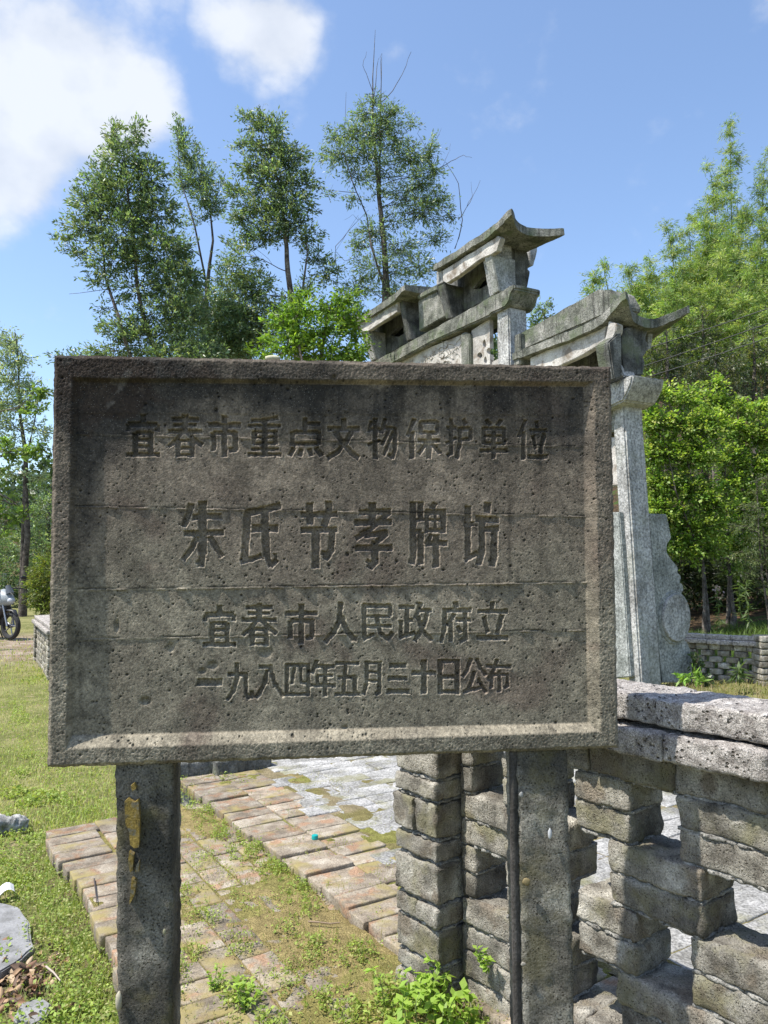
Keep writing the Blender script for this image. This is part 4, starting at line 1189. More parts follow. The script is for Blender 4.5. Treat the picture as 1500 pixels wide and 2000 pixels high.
# ---- roof slabs: a thin hipped slab, corners swept up
def roof(name, a_end, a_far, b0, b1, z_edge, th, rise, lift_end, lift_far, mat, extf=None, extb=None, rad=.42, ext=.12, seed=0, parent=None, lift_back=None):
    extb = ext if extb is None else extb; extf = extb if extf is None else extf; lift_back = lift_end if lift_back is None else lift_back
    na, nb = 64, 34
    VV = []; 
    def pt(i, j, top):
        s = i / na; s = s - .13 * math.sin(2 * PI_ * s); t = math.sin((j / nb * 2 - 1) * PI_ / 2) * .6 + (j / nb * 2 - 1) * .4
        a = a_end + (a_far - a_end) * s; b = (b0 + b1) / 2 + (b1 - b0) / 2 * t
        L_ = abs(a_far - a_end)
        de = s * L_; df = (1 - s) * L_
        bd = (1 - abs(t)) * (b1 - b0) / 2
        e_ = math.hypot(de, bd); f_ = math.hypot(df, bd)
        ce = .86 * math.exp(-(e_ / rad) ** 1.7) + .14 * math.exp(-(e_ / .5) ** 2); cf = .86 * math.exp(-(f_ / rad) ** 1.7) + .14 * math.exp(-(f_ / .5) ** 2)
        z = z_edge + (lift_end if t < 0 else lift_back) * ce + lift_far * cf
        sg = 1 if a_end < a_far else -1
        a -= sg * (ext * ce) ; a += sg * ext * cf * (lift_far > 0)
        b += (extb if t > 0 else -extf) * (ce + cf) * abs(t)
        a += 0       # the end edge is hollowed between the corners
        thick = th * (1 - .2 * (ce + cf))
        if top:
            hip = min(1, min(de, df if lift_far > 0 else 9) / .5)
            return (a, b, z + thick + rise * (1 - abs(t)) * hip)
        inn = .0 + .45 * min(1, (1 - abs(t)) / .3)
        return (a, b, z - .02 * inn)
    for top in (1, 0):
        for i in range(na + 1):
            for j in range(nb + 1):
                p = pt(i, j, top); v = loc(p)
                d = mnoise.noise(v * 4 + Vector((seed, 0, 0))) * .012 + mnoise.noise(v * 14) * .006
                VV.append((v.x + d, v.y + d, v.z + d))
    M1 = (na + 1) * (nb + 1)
    def q(i, j, k): return i * (nb + 1) + j + (0 if k else M1)
    FF = []
    for i in range(na):
        for j in range(nb):
            FF.append((q(i, j, 1), q(i, j + 1, 1), q(i + 1, j + 1, 1), q(i + 1, j, 1)))
            FF.append((q(i, j, 0), q(i + 1, j, 0), q(i + 1, j + 1, 0), q(i, j + 1, 0)))
        FF.append((q(i, 0, 1), q(i + 1, 0, 1), q(i + 1, 0, 0), q(i, 0, 0)))
        FF.append((q(i, nb, 1), q(i, nb, 0), q(i + 1, nb, 0), q(i + 1, nb, 1)))
    for j in range(nb):
        FF.append((q(0, j, 1), q(0, j, 0), q(0, j + 1, 0), q(0, j + 1, 1)))
        FF.append((q(na, j, 1), q(na, j + 1, 1), q(na, j + 1, 0), q(na, j, 0)))
    me = mesh_np(name, VV, FF, True)
    bm = bmesh.new(); bm.from_mesh(me); bmesh.ops.recalc_face_normals(bm, faces=bm.faces); bm.to_mesh(me); bm.free()
    me.set_sharp_from_angle(angle=math.radians(50))
    return obj(name, me, mat, parent or arch)
BF = -.42
# -- upper right tier
e0 = plane_b(849, 528, BF); e1 = plane_b(963, 459, BF); EX = .10; tip = plane_b(998, 407, BF - .02)
hornb = plane_a(1104, 452, tip[0])
zA = (e0[2] + e1[2]) / 2
print('roofA', e0, e1, tip, hornb)
hornb = plane_a(1103, 455, tip[0])
roof('eave_slab', tip[0] + .24, e0[0], BF, hornb[1] - EX, zA, .115, .02, tip[2] - zA - .09, 0, M_GRANL, rad=.17, ext=.24, extb=EX, extf=.02, seed=1, lift_back=hornb[2] - zA - .03)
# fascia beam
fpoly('fascia_beam', [(864, 529), (972, 461), (978, 465), (970, 490), (959.5, 497), (944, 503), (933, 509.5), (896, 538), (872, 553), (865, 549)], -.36, -.27, M_WHITE, cell=.06, amp=.008, bev=.008, seed=12)
fpoly('beam_end', [(852, 530), (863.5, 528), (865, 552), (852, 558)], -.35, -.25, M_GRAN, cell=.08, amp=.006, bev=.01, seed=13)
# splayed side brackets
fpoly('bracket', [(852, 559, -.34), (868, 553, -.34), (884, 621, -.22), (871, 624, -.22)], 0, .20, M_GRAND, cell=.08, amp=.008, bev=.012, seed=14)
fpoly('bracket', [(945, 503, -.34), (960, 496, -.34), (975, 568, -.22), (962, 576, -.22)], 0, .10, M_GRAN, cell=.08, amp=.008, bev=.012, seed=15)
# back wall of the niche with its broken opening
def niche(name, px_pts, b, hole, mat):
    o2 = [plane_b(x, y, b) for x, y in px_pts]
    h2 = [plane_b(x, y, b) for x, y in hole]
    verts = [(p[0], p[2]) for p in o2] + [(p[0], p[2]) for p in h2]
    n1 = len(o2); n2 = len(h2)
    edges = [(i, (i + 1) % n1) for i in range(n1)] + [(n1 + i, n1 + (i + 1) % n2) for i in range(n2)]
    from mathutils.geometry import delaunay_2d_cdt
    r = delaunay_2d_cdt([Vector(v) for v in verts], edges, [], 1, 1e-5)
    vs, fs = r[0], r[2]; poly = verts[n1:]
    def inside(pt):
        c = False
        for i in range(len(poly)):
            x1, y1 = poly[i]; x2, y2 = poly[i - 1]
            if (y1 > pt[1]) != (y2 > pt[1]) and pt[0] < (x2 - x1) * (pt[1] - y1) / (y2 - y1) + x1: c = not c
        return c
    bm = bmesh.new(); bv = [bm.verts.new(loc((v[0], b, v[1]))) for v in vs]
    for f in fs:
        cx = sum(vs[i][0] for i in f) / len(f); cy = sum(vs[i][1] for i in f) / len(f)
        if not inside((cx, cy)): bm.faces.new([bv[i] for i in f])
    ex = bmesh.ops.extrude_face_region(bm, geom=list(bm.faces))
    bmesh.ops.translate(bm, vec=(0, -.09, 0), verts=[v for v in ex['geom'] if isinstance(v, bmesh.types.BMVert)])
    bmesh.ops.recalc_face_normals(bm, faces=bm.faces)
    me = bpy.data.meshes.new(name); bm.to_mesh(me); bm.free(); return obj(name, me, mat, arch)
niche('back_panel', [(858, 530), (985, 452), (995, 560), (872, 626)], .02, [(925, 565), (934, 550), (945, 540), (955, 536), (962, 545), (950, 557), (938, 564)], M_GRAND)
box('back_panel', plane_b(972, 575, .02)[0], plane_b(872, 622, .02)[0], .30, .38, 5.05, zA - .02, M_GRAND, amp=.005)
# end of the upper tier: fluted bracket seen from the side, with a lighter carved stone in front of it
def apoly(name, pts, a0, a1, mat, **kw):
    F_ = [plane_a(x, y, a0) for x, y in pts]; B_ = [np.array([a1, p[1], p[2]]) for p in F_]
    return prism(name, F_, B_, mat, **kw)
aE = plane_b(962, 575, -.22)[0]
apoly('end_bracket', [(961, 497), (992, 468), (1000, 470), (1002, 540), (998, 560), (975, 572)], aE - .10, aE + .14, M_GRAN, cell=.07, amp=.01, bev=.02, seed=16)
apoly('end_bracket', [(996, 478), (1008, 470), (1020, 460), (1032, 461), (1033, 475), (1029, 488), (1034, 500), (1034, 516), (1030, 524), (1036, 530), (1030, 562), (1000, 560)], aE - .05, aE + .2, M_GRAND, cell=.05, amp=.012, bev=.016, seed=17)
apoly('end_bracket', [(1034, 486), (1050, 482), (1050, 490), (1042, 519), (1034, 518)], aE + .1, aE + .34, M_GRAN, cell=.06, amp=.006, bev=.012, seed=18)
# -- upper left tier
l0 = plane_b(773, 585, BF); l1 = plane_b(694, 638, BF); lt = plane_b(664, 634, BF - .04)
zB = (l0[2] + l1[2]) / 2
print('roofB', l0, l1, lt)
roof('eave_slab', lt[0] - .12, plane_b(803, 578, BF)[0] - .0, BF, .62, zB, .12, .04, max(.12, lt[2] - zB + .05), 0, M_GRANL, rad=.4, ext=.12, seed=4)
fpoly('fascia_beam', [(699, 633), (777, 586), (776, 609), (757, 622), (738, 634), (722, 645), (708, 651), (704, 650)], -.36, -.27, M_WHITE, cell=.06, amp=.008, bev=.008, seed=19)
fpoly('bracket', [(704, 652, -.34), (720, 645, -.34), (733, 701, -.22), (724, 706, -.22)], 0, .2, M_GRAN, cell=.08, amp=.008, bev=.012, seed=20)
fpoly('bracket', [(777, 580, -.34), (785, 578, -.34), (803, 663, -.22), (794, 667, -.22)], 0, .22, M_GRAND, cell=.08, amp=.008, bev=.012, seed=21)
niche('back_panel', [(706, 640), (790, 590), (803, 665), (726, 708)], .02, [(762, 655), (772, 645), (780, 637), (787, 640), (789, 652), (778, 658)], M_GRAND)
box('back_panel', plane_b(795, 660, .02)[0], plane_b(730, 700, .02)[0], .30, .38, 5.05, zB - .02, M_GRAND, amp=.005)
# stone slab between the two tiers
fpoly('name_slab', [(817, 586), (853, 567), (870, 617), (818, 647)], -.20, .04, M_GRANL, cell=.08, amp=.008, bev=.014, seed=22)
fpoly('slab_cap', [(813, 577), (851, 556), (853, 566), (816, 585)], -.24, .1, M_GRANL, cell=.08, amp=.01, bev=.014, seed=23)
# ---- right side bay
s0 = plane_b(1004, 713, BF); s1 = plane_b(1185, 625, BF); tip2 = plane_b(1221, 568, BF - .02); horn2 = plane_a(1348, 602, tip2[0])
zC = (s0[2] + s1[2]) / 2
print('roofC', s0, s1, tip2, horn2)
horn2 = plane_a(1347, 604, tip2[0])
roof('eave_slab', tip2[0] + .18, s0[0], BF, horn2[1] - EX, zC, .105, .02, tip2[2] - zC - .085, 0, M_GRANL, rad=.17, ext=.18, extb=EX, extf=.02, seed=7, lift_back=horn2[2] - zC - .04)
fpoly('ridge_block', [(1007, 690), (1007, 655), (1090, 608), (1167, 565), (1193, 566), (1207, 591), (1206, 604)], -.34, .05, M_GRANL, cell=.08, amp=.012, bev=.02, seed=24)
fpoly('end_cap', [(1003, 715), (1005, 655), (1015, 650), (1016, 690), (1014, 712)], -.42, .05, M_GRANL, cell=.08, amp=.008, bev=.012, seed=25)
fpoly('fascia_beam', [(1035, 699), (1185, 629), (1181, 667), (1161, 679), (1140, 692), (1100, 711), (1060, 730), (1037, 735)], -.34, -.25, M_WHITE, cell=.06, amp=.008, bev=.008, seed=26)
fpoly('beam_end', [(1188, 627), (1204, 632), (1203, 647), (1193, 667), (1180, 668)], -.39, -.27, M_WHITE, cell=.07, amp=.006, bev=.01, seed=27)
fpoly('bracket', [(1161, 679, -.34), (1190, 668, -.34), (1218, 735, -.26), (1198, 741, -.26)], 0, -.05, M_GRAN, cell=.08, amp=.008, bev=.014, seed=28)
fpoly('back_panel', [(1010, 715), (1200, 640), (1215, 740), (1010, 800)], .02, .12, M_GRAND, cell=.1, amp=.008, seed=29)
aF = plane_b(1220, 735, -.2)[0]
apoly('end_bracket', [(1212, 645), (1225, 640), (1262, 626), (1265, 640), (1265, 652), (1260, 660), (1264, 672), (1263, 690), (1257, 697), (1262, 706), (1257, 733), (1220, 736), (1214, 700)], aF - .02, aF + .2, M_GRAND, cell=.05, amp=.012, bev=.016, seed=30)
apoly('end_bracket', [(1188, 668), (1203, 655), (1214, 645), (1216, 735), (1199, 742)], aF - .06, aF + .16, M_GRAND, cell=.06, amp=.01, bev=.016, seed=31)
apoly('end_bracket', [(1266, 646), (1278, 649), (1272, 680), (1263, 685)], aF + .1, aF + .34, M_GRAN, cell=.06, amp=.006, bev=.01, seed=32)
# curved lintel nose on the outer column
F_ = [plane_b(x, y, -.30) for x, y in [(1236, 731), (1234, 742), (1231, 753), (1224, 768), (1217, 783), (1205, 789), (1150, 815), (1100, 836), (1100, 800), (1150, 770), (1200, 746)]]
prism('lintel', F_, [(p[0], .24, p[2]) for p in F_], M_GRAN, cell=.07, amp=.008, bev=.02, seed=33)
box('lintel', .1, a_in - .1, -.16, .16, 2.95, 3.45, M_GRANL, amp=.01)
box('side_panel', .1, a_in - .1, -.08, .08, 2.3, 2.9, M_WHITE, amp=.01)
# left side bay, same stones mirrored (hidden behind the board from the front)
roof('eave_slab', a_il + 3.2, a_il + .3, BF, .6, zC - .1, .12, .04, .3, 0, M_GRANL, rad=.36, ext=.10, seed=9)
box('lintel', a_il + .1, a_il + 2.7, -.16, .16, 2.95, 3.45, M_GRANL, amp=.01)
box('back_panel', a_il + .1, a_il + 2.6, -.1, .1, 3.5, zC - .12, M_GRAND, amp=.01)
# plinth under the columns
box('plinth', -.5, a_il + 2.9, -.9, .9, GZ - .3, GZ - .06, M_GRAN, amp=.01, cell=.2)
# ------------------------------------------------------------------ trees and bamboo
KD = 5.6
def tube(pts, radii, sides, VV, FF):
    base = len(VV); n = len(pts)
    up = np.array([0, 0, 1.])
    for i in range(n):
        d = pts[min(i + 1, n - 1)] - pts[max(i - 1, 0)]; d = d / (np.linalg.norm(d) + 1e-9)
        a = np.cross(d, up if abs(d[2]) < .95 else np.array([1., 0, 0])); a /= np.linalg.norm(a); b = np.cross(d, a)
        for k in range(sides):
            t = 2 * PI_ * k / sides
            VV.append(pts[i] + radii[i] * (a * math.cos(t) + b * math.sin(t)))
    for i in range(n - 1):
        for k in range(sides):
            FF.append((base + i * sides + k, base + i * sides + (k + 1) % sides, base + (i + 1) * sides + (k + 1) % sides, base + (i + 1) * sides + k))
def curve(p0, p1, n, rg, wob=.08, sag=0.0):
    t = np.linspace(0, 1, n)[:, None]
    l = np.linalg.norm(p1 - p0)
    j = rg.normal(0, 1, (2, 3)) * wob * l
    return p0 + (p1 - p0) * t + np.sin(t * PI_) * j[0] + np.sin(t * 2 * PI_) * j[1] * .5 + np.array([0, 0, 1]) * (np.sin(t * PI_) * sag * l)
def leaves(pos, dirs, length, width, rg, droop=.3, flat=0.0):
    """one folded diamond per leaf; returns V (n*4,3), F (n,4)"""
    n = len(pos)
    d = dirs + rg.normal(0, .55, (n, 3)); d[:, 2] -= droop; d /= np.linalg.norm(d, axis=1)[:, None]
    s = np.cross(d, rg.normal(0, 1, (n, 3)) * (1 - flat) + np.array([0, 0, 1.]) * flat * 2.0); s /= np.linalg.norm(s, axis=1)[:, None] + 1e-9
    nn = np.cross(s, d)
    L_ = length * rg.uniform(.6, 1.25, n)[:, None]; W_ = width * rg.uniform(.7, 1.2, n)[:, None] / 2
    a = pos; c = pos + d * L_; m_ = pos + d * L_ * .45
    V = np.stack([a, m_ + s * W_ + nn * W_ * .35, c, m_ - s * W_ + nn * W_ * .35], 1).reshape(-1, 3)
    return V
def colr(n, base, rg, var=.25, clump=None):
    """base: list of leaf colours; a leaf picks one and varies a little"""
    b = np.array(base); k = rg.integers(0, len(b), n)
    if clump is not None: k = clump % len(b)
    c = b[k] * (1 + rg.normal(0, var, (n, 1))) * (1 + rg.normal(0, .06, (n, 3)))
    return np.clip(c, .004, .9)
def build_tree(name, label, cat, Y, trunks, blobs, leaf, cols, n_per, seed, mat=None, bark=None, group=None, depth=1.0, sprays=None, twig_r=.006, droop=.25, flat=0.0, twigs=(), base_z=None, spray_len=.5, per=14,
               tip_up=.35, limb=True, extra_thick=1.0, dcols=None):
    """trunks: list of photo polylines [(x, y, radius)]; blobs: (x, y, rx, ry[, density[, dY]]) photo ellipses of foliage at distance Y"""
    rg = np.random.default_rng(seed)
    sc = Y / FPX
    TV, TF = [], []
    TP = []
    t0 = trunks[0][0]
    for ti, tr in enumerate(trunks):
        pts = [P(x, y, Y + (0 if ti == 0 else rg.uniform(-.4, .4) * depth)) for x, y, r in tr]; rad = [r * .62 for x, y, r in tr]
        if ti == 0 or base_z is None:
            gz = float(ground_h(np.array(pts[0][0]), np.array(pts[0][1]))) if base_z is None else base_z
            if pts[0][2] > gz + .1:
                lean = (pts[0] - pts[1]) ; lean[2] = 0
                foot = pts[0] + lean * .15; foot = np.array([foot[0], foot[1], gz - .15])
                k = max(1, int((pts[0][2] - gz) / 1.2))
                for i in range(k): 
                    s = (i + 1) / k
                    pts.insert(0, pts[i] * 0 + (np.array(TP[0]) if False else (pts[i] if False else (P(tr[0][0], tr[0][1], Y) * (1 - s) + foot * s)))); rad.insert(0, tr[0][2] * (1 + .6 * s))
        # resample smoothly
        pts = np.array(pts); rad = np.array(rad)
        q = []; rr = []
        for i in range(len(pts) - 1):
            for s in np.linspace(0, 1, 5)[:-1]:
                q.append(pts[i] * (1 - s) + pts[i + 1] * s + rg.normal(0, .012, 3) * rad[i] * 8 * (s > 0)); rr.append(rad[i] * (1 - s) + rad[i + 1] * s)
        q.append(pts[-1]); rr.append(rad[-1])
        tube(q, rr, 8, TV, TF); TP += q
    TPn = np.array(TP)
    allpos, alldir, clump = [], [], []
    nb = 0
    for bl in blobs:
        x, y, rx, ry = bl[:4]; den = bl[4] if len(bl) > 4 else 1.0; dY = bl[5] if len(bl) > 5 else 0
        Yb = Y + dY
        c = P(x, y, Yb); ex = rx * Yb / FPX; ez = ry * Yb / FPX; ey = (ex + ez) / 2 * depth
        # limb from the nearest lower trunk point
        if limb:
            dz = c[2] - TPn[:, 2]; dd = np.linalg.norm(TPn - c, axis=1) + np.where(dz < .2 * ez, 3, 0)
            st = TPn[dd.argmin()]
            rl = min(.035, .008 + .010 * ex) * extra_thick
            lim = curve(st, c, 8, rg, .06)
            tube(lim, np.linspace(rl, rl * .4, 8), 5, TV, TF)
            for _ in range(int(3 + 3 * ex)):
                v = rg.normal(0, 1, 3); v /= np.linalg.norm(v); e = c + v * np.array([ex, ey, ez]) * .85
                s_ = lim[rg.integers(3, 8)]
                tw = curve(s_, e, 6, rg, .08); tube(tw, np.linspace(rl * .4, twig_r * .5, 6), 4, TV, TF)
        vol = ex * ez * 1.0
        ns = max(6, int(n_per * KD * den * vol / per))
        for k in range(ns):
            v = rg.normal(0, 1, 3); v /= np.linalg.norm(v)
            rad_ = rg.uniform(.25, 1.0) ** .5
            o = c + v * np.array([ex, ey, ez]) * rad_ * rg.uniform(.85, 1.08)
            outd = v * np.array([1, 1, .6]); outd[2] += tip_up; outd /= np.linalg.norm(outd)
            sl = spray_len * rg.uniform(.5, 1.2)
            m_ = max(4, int(per * rg.uniform(.6, 1.4)))
            t = rg.uniform(0, 1, m_)[:, None]
            pos = o + outd * sl * (t - .6) + rg.normal(0, .06 * sl + .01, (m_, 3)) + np.array([0, 0, -1]) * (t ** 2) * sl * droop * .5
            allpos.append(pos); alldir.append(np.tile(outd, (m_, 1))); clump.append(np.full(m_, rg.integers(0, 1000)))
            if k % 3 == 0: tube([o - outd * sl * .7, o + outd * sl * .3], [twig_r * .7, twig_r * .3], 3, TV, TF)
    for tw in twigs:
        pts = [P(x, y, Y) for x, y in tw[:-1]]; r0 = tw[-1]
        q = []
        for i in range(len(pts) - 1):
            for s in np.linspace(0, 1, 4)[:-1]: q.append(pts[i] * (1 - s) + pts[i + 1] * s + rg.normal(0, .012, 3))
        q.append(pts[-1]); tube(q, np.linspace(r0, r0 * .35, len(q)), 4, TV, TF)
    pos = np.concatenate(allpos); dr = np.concatenate(alldir); cl = np.concatenate(clump)
    V = leaves(pos, dr, leaf[0], leaf[1], rg, droop, flat)
    n = len(pos)
    Fq = np.arange(n * 4).reshape(n, 4)
    root = thing(name, label, cat, (float(TPn[0][0]), float(TPn[0][1]), float(TPn[0][2])), group=group)
    off = TPn[0]
    me = mesh_np('trunk', np.array(TV) - off, TF, True); obj('trunk', me, bark or M_BARK, root)
    me = mesh_np('crown', V - off, Fq); 
    cc = colr(n, cols, rg, .16, clump=cl)
    cc = cc * (1 + .25 * np.sin(cl * 1.7))[:, None]
    set_col(me, np.repeat(np.clip(cc, .004, .9), 4, axis=0)); obj('crown', me, mat or M_LEAF, root)
    return root, n
DG = [(.135, .20, .10), (.17, .24, .12), (.10, .155, .08), (.24, .30, .17)]  # DG and MG lightened, haze put into the leaf colours
MG = [(.17, .24, .125), (.215, .29, .155), (.135, .20, .10)]
BGC = [(.17, .28, .04), (.21, .33, .05), (.13, .22, .035)]
TL = 0
r, n = build_tree('broadleaf_tree', 'large dark green tree under the cloud, leftmost of the trees above the signboard', 'tree', 17,
    [[(320, 720, .10), (285, 640, .085), (268, 560, .07), (262, 470, .055), (250, 380, .04), (240, 290, .02)], [(262, 720, .08), (232, 620, .06), (205, 540, .045), (200, 450, .03), (190, 380, .015)]],
    [(222, 262, 18, 32, .8), (262, 262, 26, 36, .6), (240, 310, 48, 36), (195, 350, 40, 32, .8), (290, 340, 42, 45, .9), (240, 380, 75, 42), (180, 400, 50, 34, .8), (310, 410, 50, 40, .9), (160, 440, 44, 26, .8), (125, 462, 24, 12, .8),
     (240, 450, 75, 45, 1.1), (310, 490, 70, 48, 1.1), (215, 510, 60, 36, .8), (150, 490, 32, 16, .6), (345, 550, 60, 44, 1.0), (265, 560, 60, 34, .6), (190, 545, 34, 18, .5), (300, 610, 60, 32, .6), (360, 620, 50, 45, .9), (290, 660, 75, 28, .9), (200, 600, 18, 10, .4), (215, 688, 60, 16, .8), (330, 700, 90, 30, 1), (150, 700, 60, 14, .8), (390, 700, 60, 50, 1), (240, 640, 60, 26, .8)],
    (.105, .036), DG, 1350, 101, spray_len=.4, twigs=[((262, 560), (230, 562), (190, 570), (135, 574), .012), ((262, 640), (235, 590), (190, 620), .006)]); TL += n
r, n = build_tree('broadleaf_tree', 'slim windswept pale green tree, second from the left above the signboard', 'tree', 20,
    [[(396, 740, .13), (400, 640, .11), (404, 560, .09), (416, 470, .05), (410, 400, .03), (380, 300, .015)], [(404, 560, .05), (380, 440, .035), (352, 350, .02), (346, 260, .01)]],
    [(348, 245, 9, 20, .9), (356, 275, 18, 26, .9), (372, 305, 28, 28, .9), (390, 340, 34, 30, .9), (400, 380, 34, 32, .8), (362, 350, 26, 28, .7), (420, 400, 24, 26, .6), (378, 420, 34, 20, .4), (436, 350, 12, 20, .5), (392, 590, 48, 40, .8), (380, 650, 55, 50, 1), (430, 660, 40, 60, .6), (360, 480, 30, 30, .3), (350, 560, 40, 40, .6), (440, 590, 34, 60, .6), (470, 670, 50, 40, 1), (410, 690, 60, 24, 1)],
    (.10, .033), MG, 1350, 102, spray_len=.5, tip_up=.8); TL += n
r, n = build_tree('broadleaf_tree', 'tall tree with layered green crown, third from the left above the signboard', 'tree', 18,
    [[(590, 740, .15), (572, 600, .12), (562, 530, .10), (556, 440, .07), (545, 360, .05), (515, 260, .02)], [(578, 620, .06), (592, 560, .045), (600, 500, .03), (596, 430, .015)]],
    [(480, 222, 20, 14, .7), (505, 240, 30, 24, .9), (540, 250, 28, 28, .8), (520, 285, 48, 28, .9), (470, 278, 24, 12, .7), (560, 310, 46, 32, 1), (490, 325, 40, 20, .9), (540, 350, 60, 30, 1), (600, 350, 28, 24, .6), (470, 370, 36, 22, .7), (570, 390, 58, 32, 1), (510, 400, 48, 28, .9), (560, 430, 50, 28, 1.1), (470, 420, 34, 26, .7), (600, 460, 34, 26, .7), (520, 455, 55, 26, 1),
     (620, 500, 30, 20, .5), (470, 500, 45, 60, .45), (480, 590, 50, 60, .7), (440, 570, 30, 70, .5), (520, 640, 60, 45, .9), (600, 560, 30, 30, .4), (640, 530, 30, 30, .6), (450, 670, 50, 40, 1.1), (470, 640, 50, 50, 1), (500, 560, 40, 40, .8), (560, 600, 40, 30, .8), (420, 620, 40, 40, .7)],
    (.105, .035), DG, 1350, 103, spray_len=.45); TL += n
r, n = build_tree('broadleaf_tree', 'tall airy tree with bare dead shoots sticking up above its crown', 'tree', 19,
    [[(762, 700, .16), (757, 600, .14), (750, 480, .11), (742, 400, .09), (736, 330, .06), (728, 240, .04), (728, 150, .02), (733, 58, .006)], [(750, 480, .06), (742, 380, .045), (742, 260, .03), (744, 180, .02), (746, 104, .005)],
     [(750, 560, .05), (725, 480, .04), (716, 420, .03), (690, 360, .02), (672, 300, .012), (676, 180, .005)]],
    [(730, 190, 18, 16, .9), (712, 218, 26, 24, .9), (752, 225, 32, 32, .9), (735, 260, 40, 28, 1), (770, 215, 16, 20, .6), (690, 262, 36, 26, .9), (652, 262, 18, 22, .7), (776, 268, 30, 24, .8), (800, 240, 18, 20, .5), (660, 300, 42, 26, .9), (720, 300, 44, 26, .9), (800, 300, 36, 32, .9), (838, 290, 20, 34, .7), (845, 330, 24, 24, .8), (750, 330, 48, 26, .6), (820, 350, 36, 28, .9), (700, 340, 44, 20, .5), (790, 380, 40, 30, .7),
     (855, 385, 30, 26, .8), (825, 410, 46, 28, .9), (740, 370, 36, 16, .4), (690, 385, 26, 10, .6), (640, 375, 18, 8, .7), (768, 430, 40, 24, .4), (880, 420, 18, 18, .5), (730, 450, 34, 26, .8), (780, 480, 50, 28, .7), (700, 480, 26, 22, .6), (850, 460, 26, 26, .6), (740, 520, 60, 32, .7), (820, 520, 40, 34, .7), (700, 560, 40, 30, .6), (785, 570, 50, 24, .8), (680, 600, 40, 40, .7)],
    (.10, .028), MG, 1350, 104, spray_len=.5, droop=.6,
    twigs=[((742, 200), (768, 178), (785, 145), (803, 101), .012), ((730, 185), (718, 150), (710, 130), (716, 101), .009), ((742, 230), (744, 120), (746, 104), .008), ((731, 190), (736, 130), (741, 112), .010), ((838, 300), (815, 260), (822, 235), .006), ((850, 335), (880, 315), (905, 303), (922, 308), .010),
           ((890, 485), (904, 430), (896, 360), (870, 316), .014), ((896, 430), (918, 395), (938, 352), .009), ((912, 402), (922, 380), (920, 355), .006), ((838, 292), (855, 270), (862, 250), .006), ((700, 500), (672, 510), (655, 490), (700, 420), .008), ((700, 430), (690, 420), (672, 430), .005), ((660, 560), (655, 480), (690, 440), (720, 410), .010), ((860, 330), (876, 300), (880, 280), .005)]); TL += n
r, n = build_tree('broadleaf_tree', 'low bright green leafy tree just above the signboard, left of the archway', 'tree', 13.5,
    [[(620, 760, .06), (628, 690, .05), (640, 620, .03), (650, 580, .015)], [(600, 760, .05), (585, 680, .04), (580, 610, .02)]],
    [(590, 600, 50, 26, 1), (645, 600, 45, 26, 1), (680, 575, 22, 24, .7), (600, 570, 24, 12, .7), (555, 625, 34, 22, .9), (620, 640, 66, 34, 1.1), (690, 630, 34, 30, 1), (560, 670, 55, 28, 1.1), (640, 690, 70, 30, 1.1), (700, 685, 30, 34, 1), (520, 690, 30, 16, .9)],
    (.10, .040), BGC, 1300, 105, mat=M_LEAFB, spray_len=.4, droop=.5); TL += n
r, n = build_tree('broadleaf_tree', 'pale bluish green tall tree at the left edge, dark trunk beside the motorcycle', 'tree', 24,
    [[(44, 1205, .20), (48, 1120, .17), (54, 1040, .15), (50, 960, .13), (50, 890, .12), (38, 800, .07), (36, 700, .04), (30, 650, .02)], [(50, 900, .06), (64, 840, .04), (75, 780, .02)], [(48, 1000, .06), (20, 975, .04), (-10, 960, .03)]],
    [(-10, 660, 36, 24, .8), (22, 670, 22, 22, .8), (10, 700, 44, 26, .9), (46, 700, 18, 20, .6), (20, 740, 50, 26, .9), (62, 755, 22, 22, .7), (10, 785, 50, 26, .9), (56, 790, 34, 22, .8), (86, 770, 16, 20, .6), (20, 830, 46, 22, .6), (70, 830, 26, 22, .5), (10, 870, 44, 20, .5), (60, 880, 40, 20, .5), (90, 850, 18, 22, .6), (20, 920, 44, 18, .4), (80, 925, 20, 18, .5), (64, 955, 26, 10, .4), (-50, 800, 60, 120, .6)],
    (.11, .045), [(.34, .41, .28), (.4, .46, .32), (.26, .33, .22)], 750, 106, mat=M_LEAFB, spray_len=.6); TL += n  # pale leaf colours carry the haze over this tree
r, n = build_tree('broadleaf_tree', 'near branches with large bright leaves at the left edge, before the pale tree', 'tree', 14,
    [[(-60, 1190, .09), (-70, 1000, .07), (-50, 880, .04), (-30, 820, .02)]],
    [(5, 870, 16, 14, 1), (-20, 900, 40, 30, 1), (70, 800, 26, 14, .35), (85, 765, 16, 14, .5), (22, 885, 14, 10, .8), (10, 1000, 22, 12, .8), (30, 1012, 18, 10, .8), (50, 880, 14, 6, .6), (70, 890, 12, 6, .8), (6, 1040, 14, 10, .5), (80, 870, 14, 12, .5), (46, 1000, 12, 7, .8)],
    (.11, .055), [(.14, .22, .06), (.18, .27, .07)], 700, 107, mat=M_LEAFB, spray_len=.3, twigs=[((-50, 940), (0, 975), (30, 985), (50, 1000), .02), ((-50, 980), (0, 1030), (35, 1035), .015)]); TL += n
r, n = build_tree('garden_bush', 'yellowish green bush below the pale tree, beside the left edge of the signboard', 'bush', 19,
    [[(80, 1200, .04), (82, 1160, .03), (84, 1130, .01)]], [(86, 1140, 30, 34, 1), (72, 1165, 22, 26, 1), (110, 1120, 50, 60, 1), (90, 1185, 30, 16, 1), (130, 1170, 50, 40, 1)], (.09, .03), [(.14, .19, .04), (.11, .15, .04), (.18, .2, .05)], 1400, 108, mat=M_LEAFB, spray_len=.3); TL += n
